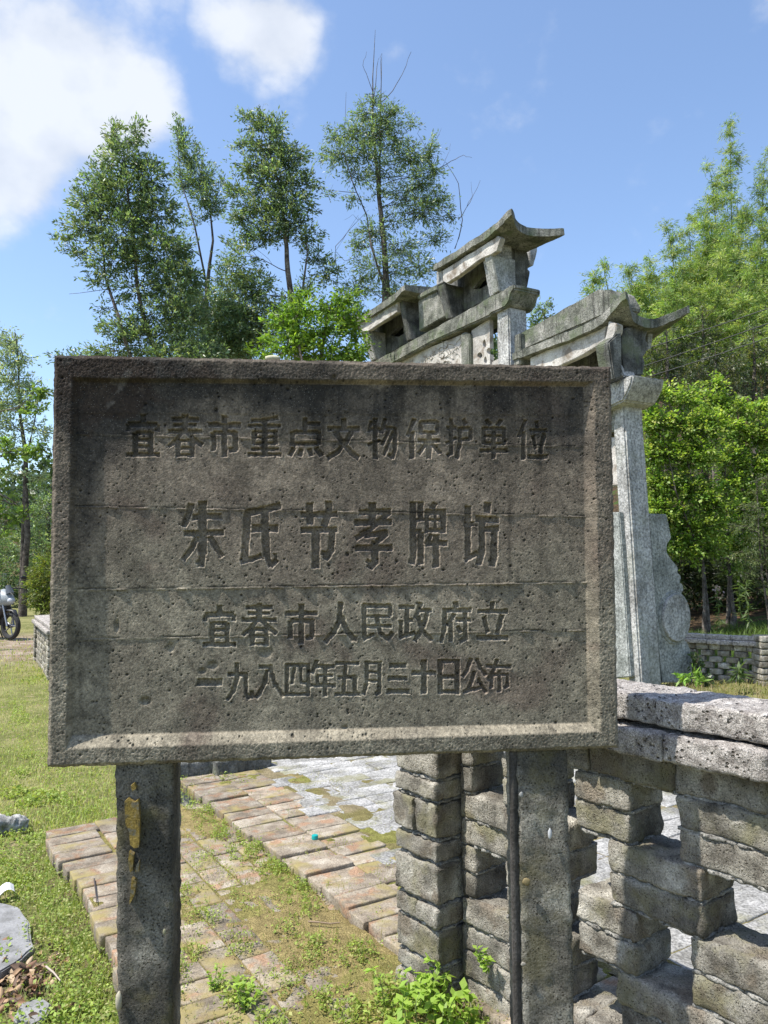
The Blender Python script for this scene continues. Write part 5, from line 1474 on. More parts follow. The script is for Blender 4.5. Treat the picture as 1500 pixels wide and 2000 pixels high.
r, n = build_tree('broadleaf_tree', 'dark green tree standing behind the motorcycle and the pale tree', 'tree', 30,
    [[(90, 1190, .2), (92, 1100, .15), (95, 1000, .08)]], [(90, 1000, 40, 40, 1), (70, 1060, 50, 40, 1), (110, 1080, 60, 60, 1), (30, 1110, 60, 50, .9), (-20, 1080, 50, 60, .9), (10, 1160, 60, 30, 1), (60, 1140, 50, 40, .8)], (.12, .05), DG, 420, 109, spray_len=.7); TL += n
# small tree seen between the two archway columns
r, n = build_tree('broadleaf_tree', 'small leafy treetop showing between the two tiers of the archway', 'tree', 17,
    [[(1060, 760, .05), (1062, 680, .04), (1064, 600, .015)]], [(1052, 600, 16, 16, .7), (1078, 596, 14, 10, .4), (1050, 630, 20, 20, 1), (1045, 660, 20, 20, 1), (1072, 615, 14, 12, .5)], (.09, .035), MG, 1000, 110, spray_len=.3); TL += n
# maples behind the right column
MP = [(.20, .31, .055), (.27, .38, .075), (.145, .24, .045), (.34, .42, .12)]
r, n = build_tree('maple_tree', 'bright yellow-green maple directly right of the outer stone column', 'tree', 14.5,
    [[(1376, 1192, .055), (1374, 1120, .05), (1365, 1040, .04), (1350, 940, .03), (1330, 830, .015)], [(1374, 1100, .03), (1320, 960, .02), (1300, 860, .01)]],
    [(1275, 830, 20, 30, .9), (1278, 890, 20, 30, .9), (1280, 950, 20, 30, .9), (1300, 770, 34, 20, .7), (1340, 775, 30, 24, .9), (1290, 820, 40, 34, .9), (1345, 830, 46, 36, 1), (1300, 880, 52, 34, 1), (1360, 890, 50, 34, 1), (1295, 945, 44, 30, .9), (1350, 960, 52, 32, 1), (1390, 830, 34, 40, .9), (1320, 1010, 46, 30, .9), (1370, 1030, 46, 30, 1), (1320, 1060, 26, 18, .8), (1350, 1085, 34, 18, .6), (1400, 980, 40, 36, .9), (1290, 1000, 40, 40, .9), (1300, 1060, 40, 24, .9), (1345, 1060, 40, 24, .9), (1390, 1075, 30, 16, .7), (1262, 760, 20, 30, .8), (1265, 1000, 14, 60, .9, 1.0)],
    (.072, .052), MP, 1900, 111, mat=M_LEAFB, spray_len=.38, flat=.55, droop=.15, tip_up=.1, group=None); TL += n
r, n = build_tree('maple_tree', 'bright green maple at the right edge, above the far brick wall', 'tree', 15.5,
    [[(1432, 1190, .06), (1424, 1110, .055), (1420, 1020, .045), (1415, 900, .03), (1405, 780, .015)], [(1424, 1100, .035), (1470, 980, .025), (1480, 860, .015)]],
    [(1400, 750, 26, 18, .9), (1385, 785, 30, 24, .9), (1420, 790, 34, 26, 1), (1460, 800, 30, 20, .8), (1490, 790, 24, 20, .8), (1440, 840, 46, 30, 1), (1490, 850, 40, 34, 1), (1420, 890, 44, 30, 1), (1475, 910, 44, 32, 1), (1440, 950, 44, 30, 1), (1420, 1010, 44, 30, .9), (1470, 980, 40, 30, .8), (1400, 1060, 46, 24, .9), (1440, 1110, 26, 14, .9), (1450, 1060, 40, 26, .9), (1430, 1060, 30, 24, .9), (1500, 1010, 30, 40, .9), (1540, 900, 50, 80, .9), (1530, 800, 40, 40, .8)],
    (.075, .052), MP, 1700, 112, mat=M_LEAFB, spray_len=.4, flat=.55, droop=.15, tip_up=.1); TL += n
# young fir at the far right
r, n = build_tree('fir_tree', 'greyish green drooping fir with two thin stems at the right edge', 'tree', 12.3,
    [[(1500, 1196, .03), (1488, 1120, .026), (1482, 1040, .02), (1478, 940, .01)], [(1510, 1196, .025), (1496, 1110, .022), (1490, 1030, .015)]],
    [(1478, 960, 24, 14, .8), (1470, 990, 34, 12, .9), (1490, 1010, 34, 14, .9), (1462, 1030, 40, 12, .9), (1480, 1055, 44, 13, 1), (1460, 1080, 44, 12, .9), (1490, 1100, 40, 12, .9), (1468, 1118, 36, 12, .8), (1500, 930, 30, 16, .8), (1490, 1140, 26, 10, .6), (1530, 1040, 40, 90, .7)],
    (.05, .012), [(.12, .16, .06), (.16, .2, .08), (.09, .12, .05)], 2600, 113, mat=M_LEAFB, spray_len=.25, droop=.5, tip_up=-.15, per=26); TL += n
# dark evergreens on the slope below the bamboo
for k, (x, y, Y, lab) in enumerate(((1300, 690, 21, 'dark evergreen on the slope, just right of the archway eave'), (1370, 660, 22, 'dark evergreen on the slope, middle one below the bamboo'), (1430, 620, 24, 'dark evergreen on the slope, highest one under the bamboo near the right edge'),
                                   (1470, 700, 20, 'dark shaggy evergreen on the slope at the right edge, directly above the maples'), (1395, 735, 19, 'dark evergreen right behind the maple tops'), (1290, 880, 20.5, 'dark evergreen filling the gap between the outer column and the maples'), (1370, 930, 21.5, 'dark evergreen hidden behind the left maple'), (1450, 900, 21, 'dark evergreen hidden behind the right maple'), (1320, 1070, 19.5, 'low dark evergreen behind the drum stone top'), (1420, 1080, 20, 'low dark evergreen behind the maple trunks'), (1500, 1060, 19.5, 'low dark evergreen behind the fir'))):
    r, n = build_tree('evergreen_tree', lab, 'tree', Y, [[(x, y + 90, .09), (x + 4, y + 20, .07), (x + 2, y - 50, .02)]],
        [(x, y - 45, 30, 22, .9), (x - 30, y - 10, 36, 26, 1), (x + 30, y - 15, 36, 26, 1), (x, y + 15, 52, 30, 1), (x - 40, y + 45, 36, 30, 1), (x + 38, y + 40, 38, 34, 1), (x, y + 75, 60, 34, 1)], (.10, .03), [(.06, .085, .035), (.085, .11, .042), (.12, .13, .055), (.05, .075, .032)], 520, 120 + k, spray_len=.4, droop=.5, tip_up=0, per=20); TL += n
# undergrowth in the shade under the maples
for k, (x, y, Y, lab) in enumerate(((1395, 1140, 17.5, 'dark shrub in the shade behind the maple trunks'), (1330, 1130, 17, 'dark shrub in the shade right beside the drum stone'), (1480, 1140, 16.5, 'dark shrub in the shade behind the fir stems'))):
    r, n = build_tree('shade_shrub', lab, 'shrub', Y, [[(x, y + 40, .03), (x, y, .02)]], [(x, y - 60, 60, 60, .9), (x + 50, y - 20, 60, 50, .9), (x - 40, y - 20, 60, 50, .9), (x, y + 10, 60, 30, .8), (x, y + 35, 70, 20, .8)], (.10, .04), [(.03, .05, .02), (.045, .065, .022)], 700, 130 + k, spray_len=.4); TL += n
# bamboo grove: culm with arching tip, plumes of small drooping leaves
BC = [(.215, .31, .08), (.27, .36, .095), (.16, .25, .08), (.34, .39, .14)]
spots = [(1424, 226, 1432, 720, 30, .8), (1385, 318, 1412, 700, 28, .8), (1496, 285, 1480, 700, 30, .8), (1300, 432, 1330, 690, 27, .9), (1345, 415, 1352, 700, 30, .8), (1172, 505, 1204, 700, 24, 1.2), (1225, 520, 1240, 700, 25, 1.4), (1268, 505, 1280, 700, 26, 1.4),
         (1380, 425, 1384, 720, 27, 1), (1440, 380, 1446, 720, 26, 1), (1490, 430, 1492, 720, 24, 1.1), (1332, 520, 1334, 720, 24, 1.1), (1400, 500, 1404, 720, 23, 1.1), (1460, 530, 1464, 720, 22, 1.1), (1250, 590, 1262, 720, 23, 1), (1300, 560, 1300, 720, 22, 1.1), (1540, 380, 1530, 720, 25, 1), (1500, 600, 1506, 720, 21, 1), (1210, 580, 1224, 720, 24, .9)]
for k, (tx, ty, bx, by, Y, den) in enumerate(spots):
    h = by - ty
    tr = [(bx, by, .055), (bx + (tx - bx) * .15, by - h * .3, .05), (bx + (tx - bx) * .4, by - h * .6, .038), (bx + (tx - bx) * .75, by - h * .88, .018), (tx, ty + 4, .006)]
    bl = []
    rgk = random.Random(900 + k)
    m_ = max(4, int(h / 26))
    for i in range(m_):
        f = (i + .3) / m_
        cx = tx + (bx - tx) * (f * .9) + rgk.uniform(-8, 8); w = 12 + 42 * math.sin(min(1, f * 1.5) * 1.45) + rgk.uniform(-4, 6)
        bl.append((cx + rgk.choice((-1, 1)) * w * .35, ty + h * f + rgk.uniform(-6, 6), w * .8, 15, (.55 + .5 * f) * den))
    lab = 'feathery bamboo plume on the slope, ' + ['tallest one against the sky near the right edge', 'second tallest with a long bare dark culm', 'at the very right edge against the sky', 'leftmost of the tall ones, tip against the sky', 'between the leaning tip and the bare culm',
        'lowest and farthest left, just above the archway ridge block', 'low one above the right eave tip', 'rounded one above the right eave horn', 'halfway up below the bare culm', 'broad one left of the right edge', 'dense yellow-green one at the right edge', 'yellowish one in the middle of the grove',
        'bushy one just above the dark evergreens', 'bushy one above the shaggy evergreen', 'short one right behind the eave tip', 'short one right above the power lines', 'cut off by the right edge, upper', 'cut off by the right edge, lower', 'short one between the ridge block and the eave tip'][k]
    r, n = build_tree('bamboo', lab, 'bamboo', Y, [tr], bl, (.16, .024), BC, 1650, 200 + k, mat=M_LEAFB, bark=M_CULM, group='bamboo grove on the slope', spray_len=.55, droop=.55, tip_up=.35, per=18, twig_r=.004, extra_thick=.35); TL += n
print('leaves', TL)
# distant wood that reads as one mass: rounded tree-sized clumps on the hills
def far_wood():
    rg = np.random.default_rng(77); Vs = []; Cs = []
    base = [(.045, .075, .03), (.06, .095, .036), (.04, .065, .028)]
    for k in range(420):
        a = rg.uniform(-62, 30) if k < 400 else rg.uniform(20, 42)
        d = rg.uniform(48, 190) if k < 400 else rg.uniform(40, 70)
        x = d * math.sin(math.radians(a)); y = d * math.cos(math.radians(a)); z = float(ground_h(np.array(x), np.array(y)))
        R_ = rg.uniform(2.2, 4.2); m_ = int(190 * (60 / max(60, d)))
        v = rg.normal(0, 1, (m_, 3)); v /= np.linalg.norm(v, axis=1)[:, None]; v[:, 2] = np.abs(v[:, 2]) * 1.35 - .3
        pos = np.array([x, y, z + R_]) + v * R_ * rg.uniform(.75, 1.1, (m_, 1))
        V = leaves(pos, v, .55 * max(1, d / 70), .4 * max(1, d / 70), rg, .2)
        Vs.append(V); c = np.array(base[rg.integers(0, 3)]) * rg.uniform(.75, 1.3)
        Cs.append(np.repeat(np.clip(c * (1 + rg.normal(0, .18, (m_, 1))), .005, .5), 4, axis=0))
    V = np.concatenate(Vs); me = mesh_np('far_wood', V, np.arange(len(V)).reshape(-1, 4)); set_col(me, np.concatenate(Cs)); obj('far_wood', me, M_LEAF, kind='stuff')
    print('far', len(V) // 4)
far_wood()
# ------------------------------------------------------------------ grass and weeds
def blades(pos, hmin, hmax, width, rg, lean=.6):
    n = len(pos)
    a = rg.uniform(0, 2 * PI_, n); h = rg.uniform(hmin, hmax, n)
    d = np.stack([np.cos(a), np.sin(a), np.zeros(n)], 1); s = np.stack([-np.sin(a), np.cos(a), np.zeros(n)], 1)
    ln = rg.uniform(.1, lean, n)[:, None] * h[:, None]
    w = (width * rg.uniform(.6, 1.3, n))[:, None]
    mid = pos + d * ln * .35 + np.array([0, 0, 1]) * (h * .6)[:, None]
    tip = pos + d * ln * 1.2 + np.array([0, 0, 1]) * (h)[:, None]
    V = np.stack([pos - s * w, mid - s * w * .7, tip, mid + s * w * .7], 1)
    V[:, 0] = pos - s * w * .6
    return V.reshape(-1, 3)
def inpoly_ground(n, x0, x1, y0, y1, z, rg, power=1.0):
    """random ground points whose distance is spread evenly in the view"""
    Yn = G(750, y1, z)[1]; Yf = G(750, y0, z)[1]
    u = rg.uniform(0, 1, n)
    Yv = 1 / (1 / Yn + (1 / Yf - 1 / Yn) * u) if power == 1 else Yn + (Yf - Yn) * u
    xv = rg.uniform(x0, x1, n)
    X = (xv - 750) / FPX * Yv
    return X, Yv
rg = np.random.default_rng(31)
GC = [(.33, .38, .11), (.40, .45, .14), (.26, .32, .09), (.46, .44, .20), (.46, .40, .22)]
def keep_out(X, Y):
    """true where paving lies"""
    s = X * E1[0] + Y * E1[1]; r = X * E2[0] + Y * E2[1]
    return ((r > R0 + .01) & (s > -4.43) & (s < 0)) | ((r > RS) & (s > -5.05)) | ((r > RG - .1) & (s > -7))
gv = []; gc = []
# lawn on the left
for (n, x0, x1, y0, y1, h0, h1, w, z) in ((52000, -250, 420, 1300, 1620, .014, .045, .0035, -.12), (26000, -300, 420, 1600, 2300, .014, .05, .0028, -.12), (9000, -300, 300, 1240, 1330, .03, .07, .008, -.12)):
    X, Y = inpoly_ground(n, x0, x1, y0, y1, z, rg)
    dens = np.array([mnoise.noise(Vector((a * 1.9, b * 1.9, 0))) + .6 * mnoise.noise(Vector((a * 7, b * 7, 5))) for a, b in zip(X, Y)])
    k = (~keep_out(X, Y)) & (dens > rg.uniform(-.9, .45, n))
    # the bare flagstone
    fx, fy = G(0, 1830, z)[:2]
    k &= ~((X > -2.2) & (X < G(60, 1800, z)[0]) & (Y > G(0, 1900, z)[1]) & (Y < G(0, 1768, z)[1]))
    k &= (X < 0.2) 
    X, Y, dd = X[k], Y[k], dens[k]
    pos = np.stack([X, Y, ground_h(X, Y) + .0], 1)
    gv.append(blades(pos, h0, h1, w, rg)); 
    c = np.array(GC)[np.where(dd + rg.normal(0, .3, len(dd)) > .1, rg.integers(0, 3, len(dd)), rg.integers(1, 5, len(dd)))] * (1 + rg.normal(0, .15, (len(dd), 1)))
    gc.append(np.repeat(np.clip(c, .01, .6), 4, axis=0))
# broad little clover-like leaves in the lawn
X, Y = inpoly_ground(30000, -250, 420, 1290, 2250, -.12, rg)
dens = np.array([mnoise.noise(Vector((a * 2.6 + 9, b * 2.6, 0))) for a, b in zip(X, Y)])
k = (~keep_out(X, Y)) & (dens > rg.uniform(-.5, .5, len(X))) & (X < .2) & ~((X > -2.2) & (X < G(60, 1800, -.12)[0]) & (Y > G(0, 1900, -.12)[1]) & (Y < G(0, 1768, -.12)[1]))
X, Y = X[k], Y[k]
pos = np.stack([X, Y, ground_h(X, Y) + rg.uniform(.012, .045, len(X))], 1)
gv.append(leaves(pos, rg.normal(0, 1, (len(X), 3)) * np.array([1, 1, .2]), .017, .013, rg, .05, flat=.7))
c = np.array([(.23, .32, .06), (.28, .37, .075), (.18, .26, .05)])[rg.integers(0, 3, len(X))] * (1 + rg.normal(0, .15, (len(X), 1)))
gc.append(np.repeat(np.clip(c, .01, .6), 4, axis=0))
V = np.concatenate(gv); me = mesh_np('lawn_grass', V, np.arange(len(V)).reshape(-1, 4)); set_col(me, np.concatenate(gc)); obj('lawn_grass', me, M_GRASS, kind='stuff')
print('grass', len(V) // 4)
# weeds growing on and between the bricks: (x, y, rx, ry in the photo, number, leaf size, height)
WE = [(375, 1545, 34, 22, 420, .012, .05), (400, 1590, 40, 26, 520, .012, .05), (440, 1630, 44, 26, 620, .012, .05), (500, 1660, 44, 24, 600, .012, .045), (545, 1700, 34, 22, 520, .012, .045), (590, 1735, 34, 20, 420, .011, .04), (470, 1540, 38, 12, 260, .012, .05),
      (350, 1530, 16, 20, 200, .016, .06), (440, 1530, 30, 14, 200, .013, .08), (640, 1740, 40, 22, 360, .011, .04), (600, 1780, 30, 20, 300, .012, .06), (400, 1790, 50, 26, 460, .011, .045), (360, 1740, 24, 20, 160, .010, .03), (520, 1575, 20, 8, 80, .012, .04), (690, 1700, 40, 20, 240, .010, .03), (740, 1730, 30, 24, 220, .010, .03),
      (470, 1850, 30, 24, 200, .011, .06), (560, 1815, 30, 18, 160, .012, .05), (620, 1850, 34, 22, 260, .013, .05), (700, 1870, 44, 26, 460, .013, .06), (740, 1800, 24, 30, 200, .012, .05), (460, 1950, 44, 30, 420, .016, .06), (350, 1900, 26, 40, 260, .012, .05), (380, 1860, 30, 18, 180, .011, .04), (560, 1920, 40, 30, 220, .012, .04),
      (760, 1960, 60, 40, 620, .017, .09), (700, 1990, 60, 30, 400, .016, .07), (640, 1960, 40, 26, 260, .014, .06), (520, 2010, 50, 30, 300, .016, .06), (840, 1985, 60, 30, 520, .018, .10), (920, 1990, 50, 24, 260, .016, .06), (980, 1990, 30, 20, 160, .016, .05), (200, 1700, 26, 40, 340, .012, .08), (215, 1800, 18, 60, 380, .011, .09), (160, 1790, 44, 50, 620, .013, .07), (120, 1850, 40, 40, 420, .013, .06), (190, 1900, 36, 50, 520, .014, .07), (150, 1980, 50, 30, 420, .016, .07),
      (440, 1560, 60, 30, 240, .011, .03), (560, 1755, 60, 24, 220, .01, .03), (330, 1620, 14, 30, 90, .012, .04), (120, 1660, 18, 24, 300, .011, .07), (140, 1720, 22, 30, 420, .012, .09), (170, 1790, 24, 40, 520, .012, .10), (200, 1860, 24, 40, 520, .013, .10), (205, 1930, 26, 40, 420, .014, .09), (400, 1680, 70, 40, 260, .010, .03), (600, 1880, 80, 40, 400, .010, .03), (480, 1760, 70, 40, 260, .010, .03)]
_r = random.Random(8)
for _k in range(46): WE.append((_r.uniform(-40, 225), _r.uniform(1300, 1600) if _k < 34 else _r.uniform(1620, 1750), _r.uniform(12, 34), _r.uniform(5, 13), _r.randrange(60, 150), _r.choice((.022, .03, .018)), _r.uniform(.02, .05)))
wv = []; wc = []
for (x, y, rx, ry, n, lf, hh_) in WE:
    n = int(n * (3.0 if x < 620 and y < 1760 else 1.6))
    n *= 2; a = rg.uniform(0, 2 * PI_, n); q = rg.uniform(0, 1, n) ** .6 * 1.75
    lump = np.array([mnoise.noise(Vector((x * .1 + 2.2 * q[i] * math.cos(a[i]), y * .1 + 2.2 * q[i] * math.sin(a[i]), 3))) for i in range(n)])
    kp = lump + .55 - q * .55 > rg.uniform(0, .5, n); a = a[kp]; q = q[kp]; n = len(a)
    left = x < 240
    z0 = -.12 if left else .0
    pts = np.array([G(x + rx * q[i] * math.cos(a[i]), min(y + ry * q[i] * math.sin(a[i]), 2300), z0) for i in range(n)])
    # stems with leaves up them: a leaf sits at a random height on a random stem
    up = rg.uniform(.05, 1, n) ** 1.5 * hh_ * np.clip(1.0 - q * .5, .15, 1)
    pts[:, 2] += up
    col_ = np.array([(.24, .32, .065), (.30, .38, .08), (.18, .25, .055), (.36, .36, .13)]); 
    c = col_[rg.choice(4, n, p=[.35, .3, .2, .15])] * (1 + rg.normal(0, .13, (n, 1)))
    wv.append(leaves(pts, rg.normal(0, 1, (n, 3)) * np.array([1, 1, .35]), lf, lf * .62, rg, .05, flat=.5)); wc.append(np.repeat(np.clip(c, .01, .7), 4, axis=0))
    m_ = n // 3
    wv.append(blades(pts[:m_] - np.array([0, 0, 1]) * up[:m_, None], .01, hh_ * 1.1, .0013, rg)); wc.append(np.repeat(np.clip(c[:m_] * np.array([1.0, .85, .9]), .01, .7), 4, axis=0))
nb_ = 9000; bi = rg.integers(0, len(BANKP), nb_); bp0 = BANKP[bi] + np.stack([rg.normal(0, .012, nb_), rg.normal(0, .012, nb_), np.zeros(nb_)], 1)
kb = np.array([mnoise.noise(Vector((p[0] * 5, p[1] * 5, 1))) for p in bp0]) > rg.uniform(-.7, .5, nb_); bp0 = bp0[kb]; nb_ = len(bp0)
cb = np.array([(.30, .36, .10), (.24, .31, .08), (.38, .38, .16), (.17, .24, .05)])[rg.integers(0, 4, nb_)]
wv.append(blades(bp0, .015, .06, .0022, rg)); wc.append(np.repeat(cb, 4, axis=0))
wv.append(leaves(bp0 + np.array([0, 0, 1]) * rg.uniform(.01, .06, nb_)[:, None], rg.normal(0, 1, (nb_, 3)) * np.array([1, 1, .3]), .013, .009, rg, .05, .5)); wc.append(np.repeat(cb * .95, 4, axis=0))
V = np.concatenate(wv); me = mesh_np('paving_weeds', V, np.arange(len(V)).reshape(-1, 4)); set_col(me, np.concatenate(wc)); obj('paving_weeds', me, M_GRASS, kind='stuff')
print('weeds', len(V) // 4)
# sparse tiny growth in the brick joints
X, Y = inpoly_ground(26000, 240, 1000, 1500, 2250, 0, rg)
s = X * E1[0] + Y * E1[1]; r_ = X * E2[0] + Y * E2[1]
dn = np.array([mnoise.noise(Vector((a * 3.1, b * 3.1, 3))) + .5 * mnoise.noise(Vector((a * 11, b * 11, 3))) for a, b in zip(X, Y)])
k = (r_ > R0) & (r_ < RG + .25) & (dn > rg.uniform(-.15, .7, len(X))) & (s > -5)
X, Y, r_ = X[k], Y[k], r_[k]
pos = np.stack([X, Y, np.where(r_ > RS, .038, .0)], 1)
V = np.concatenate([blades(pos, .006, .022, .0016, rg), leaves(pos + np.array([0, 0, .006]), rg.normal(0, 1, pos.shape) * np.array([1, 1, .3]), .008, .005, rg, 0, .5)])
c = np.array([(.27, .27, .09), (.21, .25, .07), (.32, .27, .14)])[rg.integers(0, 3, len(pos))]
me = mesh_np('joint_growth', V, np.arange(len(V)).reshape(-1, 4)); set_col(me, np.concatenate([np.repeat(c, 4, axis=0)] * 2)); obj('joint_growth', me, M_GRASS, kind='stuff')

# leafy plants one can tell apart: at the foot of the wall pillar and one rooted in its joint
def herb(x, y, z0, h, nst, leaf, label, seed, tilt=.25):
    rr = random.Random(seed); rn = np.random.default_rng(seed)
    b = G(x, y, z0); VV, FF = [], []; lv = []; ld = []
    for k in range(nst):
        a = rr.uniform(0, 6.28); t = rr.uniform(.2, 1) * tilt; hh2 = h * rr.uniform(.6, 1.1)
        tip = np.array([math.cos(a) * t * hh2 * 2, math.sin(a) * t * hh2 * 2, hh2]); st = curve(np.zeros(3), tip, 7, rn, .06)
        tube(st, np.linspace(.0018, .0008, 7), 5, VV, FF)
        for i in range(1, 7):
            for q in range(2 if i < 6 else 4):
                lv.append(st[i]); aa = rr.uniform(0, 6.28); ld.append((math.cos(aa), math.sin(aa), .15))
    root = thing('herb', label, 'plant', tuple(b))
    me = mesh_np('stem', VV, FF, True); obj('stem', me, M_STEM, root)
    V = leaves(np.array(lv), np.array(ld), leaf, leaf * .62, rn, .15, .75); nL = len(lv)
    me = mesh_np('foliage', V, np.arange(nL * 4).reshape(-1, 4)); c = np.array([(.25, .38, .06), (.31, .44, .08)])[rn.integers(0, 2, nL)] * rn.uniform(.8, 1.2, (nL, 1))
    set_col(me, np.repeat(c, 4, axis=0)); obj('foliage', me, M_LEAFB, root)
    return root
M_STEM = plain('green_stem', (.14, .2, .06), .6)
herb(846, 1990, -.02, .16, 9, .030, 'leafy green weed at the foot of the brick wall pillar, left of the right post', 1)
herb(872, 2030, -.02, .14, 8, .034, 'lush low weed between the pillar foot and the right post', 2, .4)
herb(790, 1995, -.02, .13, 7, .026, 'leafy weed growing left of the pillar foot', 3, .4)
herb(815, 2060, -.02, .13, 8, .034, 'broad-leaved weed at the bottom edge below the pillar', 5, .5)
herb(930, 2030, -.02, .08, 5, .026, 'small weed close to the left side of the right post', 6, .4)
h_ = herb(950, 1960, .06, .06, 5, .020, 'tuft of green sprouting from a joint of the openwork wall beside the right post', 4, .4)
h_.location = tuple(P(946, 1895, 2.36))
herb(480, 1975, 0, .07, 7, .022, 'small leafy weed on the mossy bricks near the bottom centre', 8, .5)
herb(420, 1540 + 395, 0, .05, 6, .016, 'spiky little weed on the bricks right of the left post', 9, .5)
# plants on the far bank: tall weeds and a fringe of grass over the far wall
def tall_weed(x, y, Y, h, label, seed, flower=None):
    rn = np.random.default_rng(seed); b = P(x, y, Y); VV, FF = [], []
    st = curve(np.zeros(3), np.array([rn.uniform(-.05, .05), 0, h]), 12, rn, .02); tube(st, np.linspace(.006, .002, 12), 5, VV, FF)
    lv, ld = [], []
    for i in range(2, 12):
        for q in range(5): a = rn.uniform(0, 6.28); lv.append(st[i]); ld.append((math.cos(a), math.sin(a), .1))
    root = thing('tall_weed', label, 'plant', tuple(b)); me = mesh_np('stem', VV, FF, True); obj('stem', me, M_STEM, root)
    V = leaves(np.array(lv), np.array(ld), .14, .03, rn, .35, .5); n = len(lv); me = mesh_np('foliage', V, np.arange(n * 4).reshape(-1, 4)); set_col(me, np.repeat(np.tile([(.10, .15, .05)], (n, 1)), 4, axis=0)); obj('foliage', me, M_LEAFB, root)
    if flower:
        p = st[-1] + rn.normal(0, .03, (40, 3)); V = leaves(p, rn.normal(0, 1, (40, 3)), .04, .03, rn, 0); me = mesh_np('flower_head', V, np.arange(160).reshape(-1, 4)); set_col(me, np.tile([flower], (160, 1))); obj('flower_head', me, M_LEAFB, root, kind='stuff')
tall_weed(1404, 1228, 12.0, .62, 'tall weed with a pale lilac flower head in front of the shaded wood', 1, (.35, .28, .33))
tall_weed(1464, 1228, 12.2, .75, 'tall leafy weed right of the flowering one, above the far wall', 2)
tall_weed(1452, 1212, 13.0, .6, 'slender weed between the flowering weed and the fir', 3)
tall_weed(1440, 1332, 8.8, .16, 'dry brownish bush with bare twigs in front of the far wall', 5)
def tufts(pts, label_name, cols, hmin, hmax, w):
    V = blades(pts, hmin, hmax, w, rg, 1.2); me = mesh_np(label_name, V, np.arange(len(V)).reshape(-1, 4))
    c = np.array(cols)[rg.integers(0, len(cols), len(pts))] * (1 + rg.normal(0, .15, (len(pts), 1))); set_col(me, np.repeat(np.clip(c, .01, .6), 4, axis=0)); obj(label_name, me, M_GRASS, kind='stuff')
n = 26000; X = rg.uniform(3.2, 9, n); Y = rg.uniform(9.9, 15, n); kk = np.array([mnoise.noise(Vector((a, b, 2))) for a, b in zip(X, Y)]) > -.35
X, Y = X[kk], Y[kk]
tufts(np.stack([X, Y, ground_h(X, Y)], 1), 'bank_grass', [(.09, .15, .03), (.12, .19, .035), (.07, .11, .03)], .05, .22, .008)
n = 9000; X = rg.uniform(2.6, 7, n); Y = rg.uniform(6.4, 9.5, n)
tufts(np.stack([X, Y, ground_h(X, Y)], 1), 'dry_grass', [(.22, .20, .07), (.17, .19, .05), (.28, .22, .12)], .03, .10, .006)
# ivy-like plant beside the drum stone
r, n = build_tree('climbing_bush', 'dark green bush tucked against the right side of the drum stone', 'bush', 9.3, [[(1368, 1336, .012), (1366, 1300, .008), (1362, 1270, .004)]], [(1366, 1310, 14, 22, 1), (1360, 1285, 8, 16, 1), (1374, 1325, 12, 14, 1)], (.05, .035), [(.05, .09, .03), (.07, .12, .035)], 2500, 300, spray_len=.1, twig_r=.002)
r, n = build_tree('small_plant', 'bright green sprig in front of the drum stone, just above the wall coping', 'plant', 4.2, [[(1345, 1345, .003), (1348, 1325, .002), (1350, 1318, .001)]], [(1350, 1322, 18, 9, 1)], (.045, .014), BGC, 7000, 301, mat=M_LEAFB, spray_len=.05, twig_r=.001, base_z=.3)
# dry husks and curled leaves in a heap at the lower left
def husk_mesh(seed):
    rr = random.Random(seed); bm = bmesh.new(); n = 8; k = 6; rows = []
    for i in range(n + 1):
        t = i / n; w = .5 * math.sin(t * PI_) ** .7
        rows.append([bm.verts.new(((t - .5) * 1.0, math.sin((j / k - .5) * 2.4) * w * .6, (1 - math.cos((j / k - .5) * 2.4)) * w * .8 + .12 * math.sin(t * 3 + seed) + rr.uniform(-.02, .02))) for j in range(k + 1)])
    for a, b in zip(rows[:-1], rows[1:]):
        for j in range(k): bm.faces.new((a[j], a[j + 1], b[j + 1], b[j]))
    bmesh.ops.remove_doubles(bm, verts=bm.verts, dist=1e-4)
    me = bpy.data.meshes.new('dry_husk'); bm.to_mesh(me); bm.free()
    for p in me.polygons: p.use_smooth = True
    return me
HM = []
for i, c in enumerate([(.26, .155, .085), (.36, .24, .14), (.12, .075, .05), (.42, .31, .20), (.20, .11, .065)]):
    for q in range(2):
        me = husk_mesh(i * 2 + q); me.materials.append(plain('dry_husk_brown', c, .75)); HM.append(me)
rr = random.Random(44)
for k in range(150):
    if k < 110: x = rr.gauss(45, 34); y = rr.gauss(1915, 24)
    elif k < 130: x = rr.gauss(100, 28); y = rr.gauss(1880, 22)
    else: x = rr.gauss(20, 40); y = rr.gauss(1975, 20)
    if x > 150: x = 60
    p = G(x, y, -.115); s_ = rr.uniform(.03, .055)
    o = obj('dry_husk', HM[k % len(HM)], None, None, loc=(p[0], p[1], float(ground_h(np.array(p[0]), np.array(p[1]))) + rr.uniform(.002, .03)), rot=(rr.uniform(-.7, .7) + (PI_ if rr.random() < .4 else 0), rr.uniform(-.6, .6), rr.uniform(0, 6.3)),
        label='curled dry brown husk in the litter heap at the lower left', category='dry husk', group='dry husks in the litter heap')
    o.scale = (s_, s_, s_)
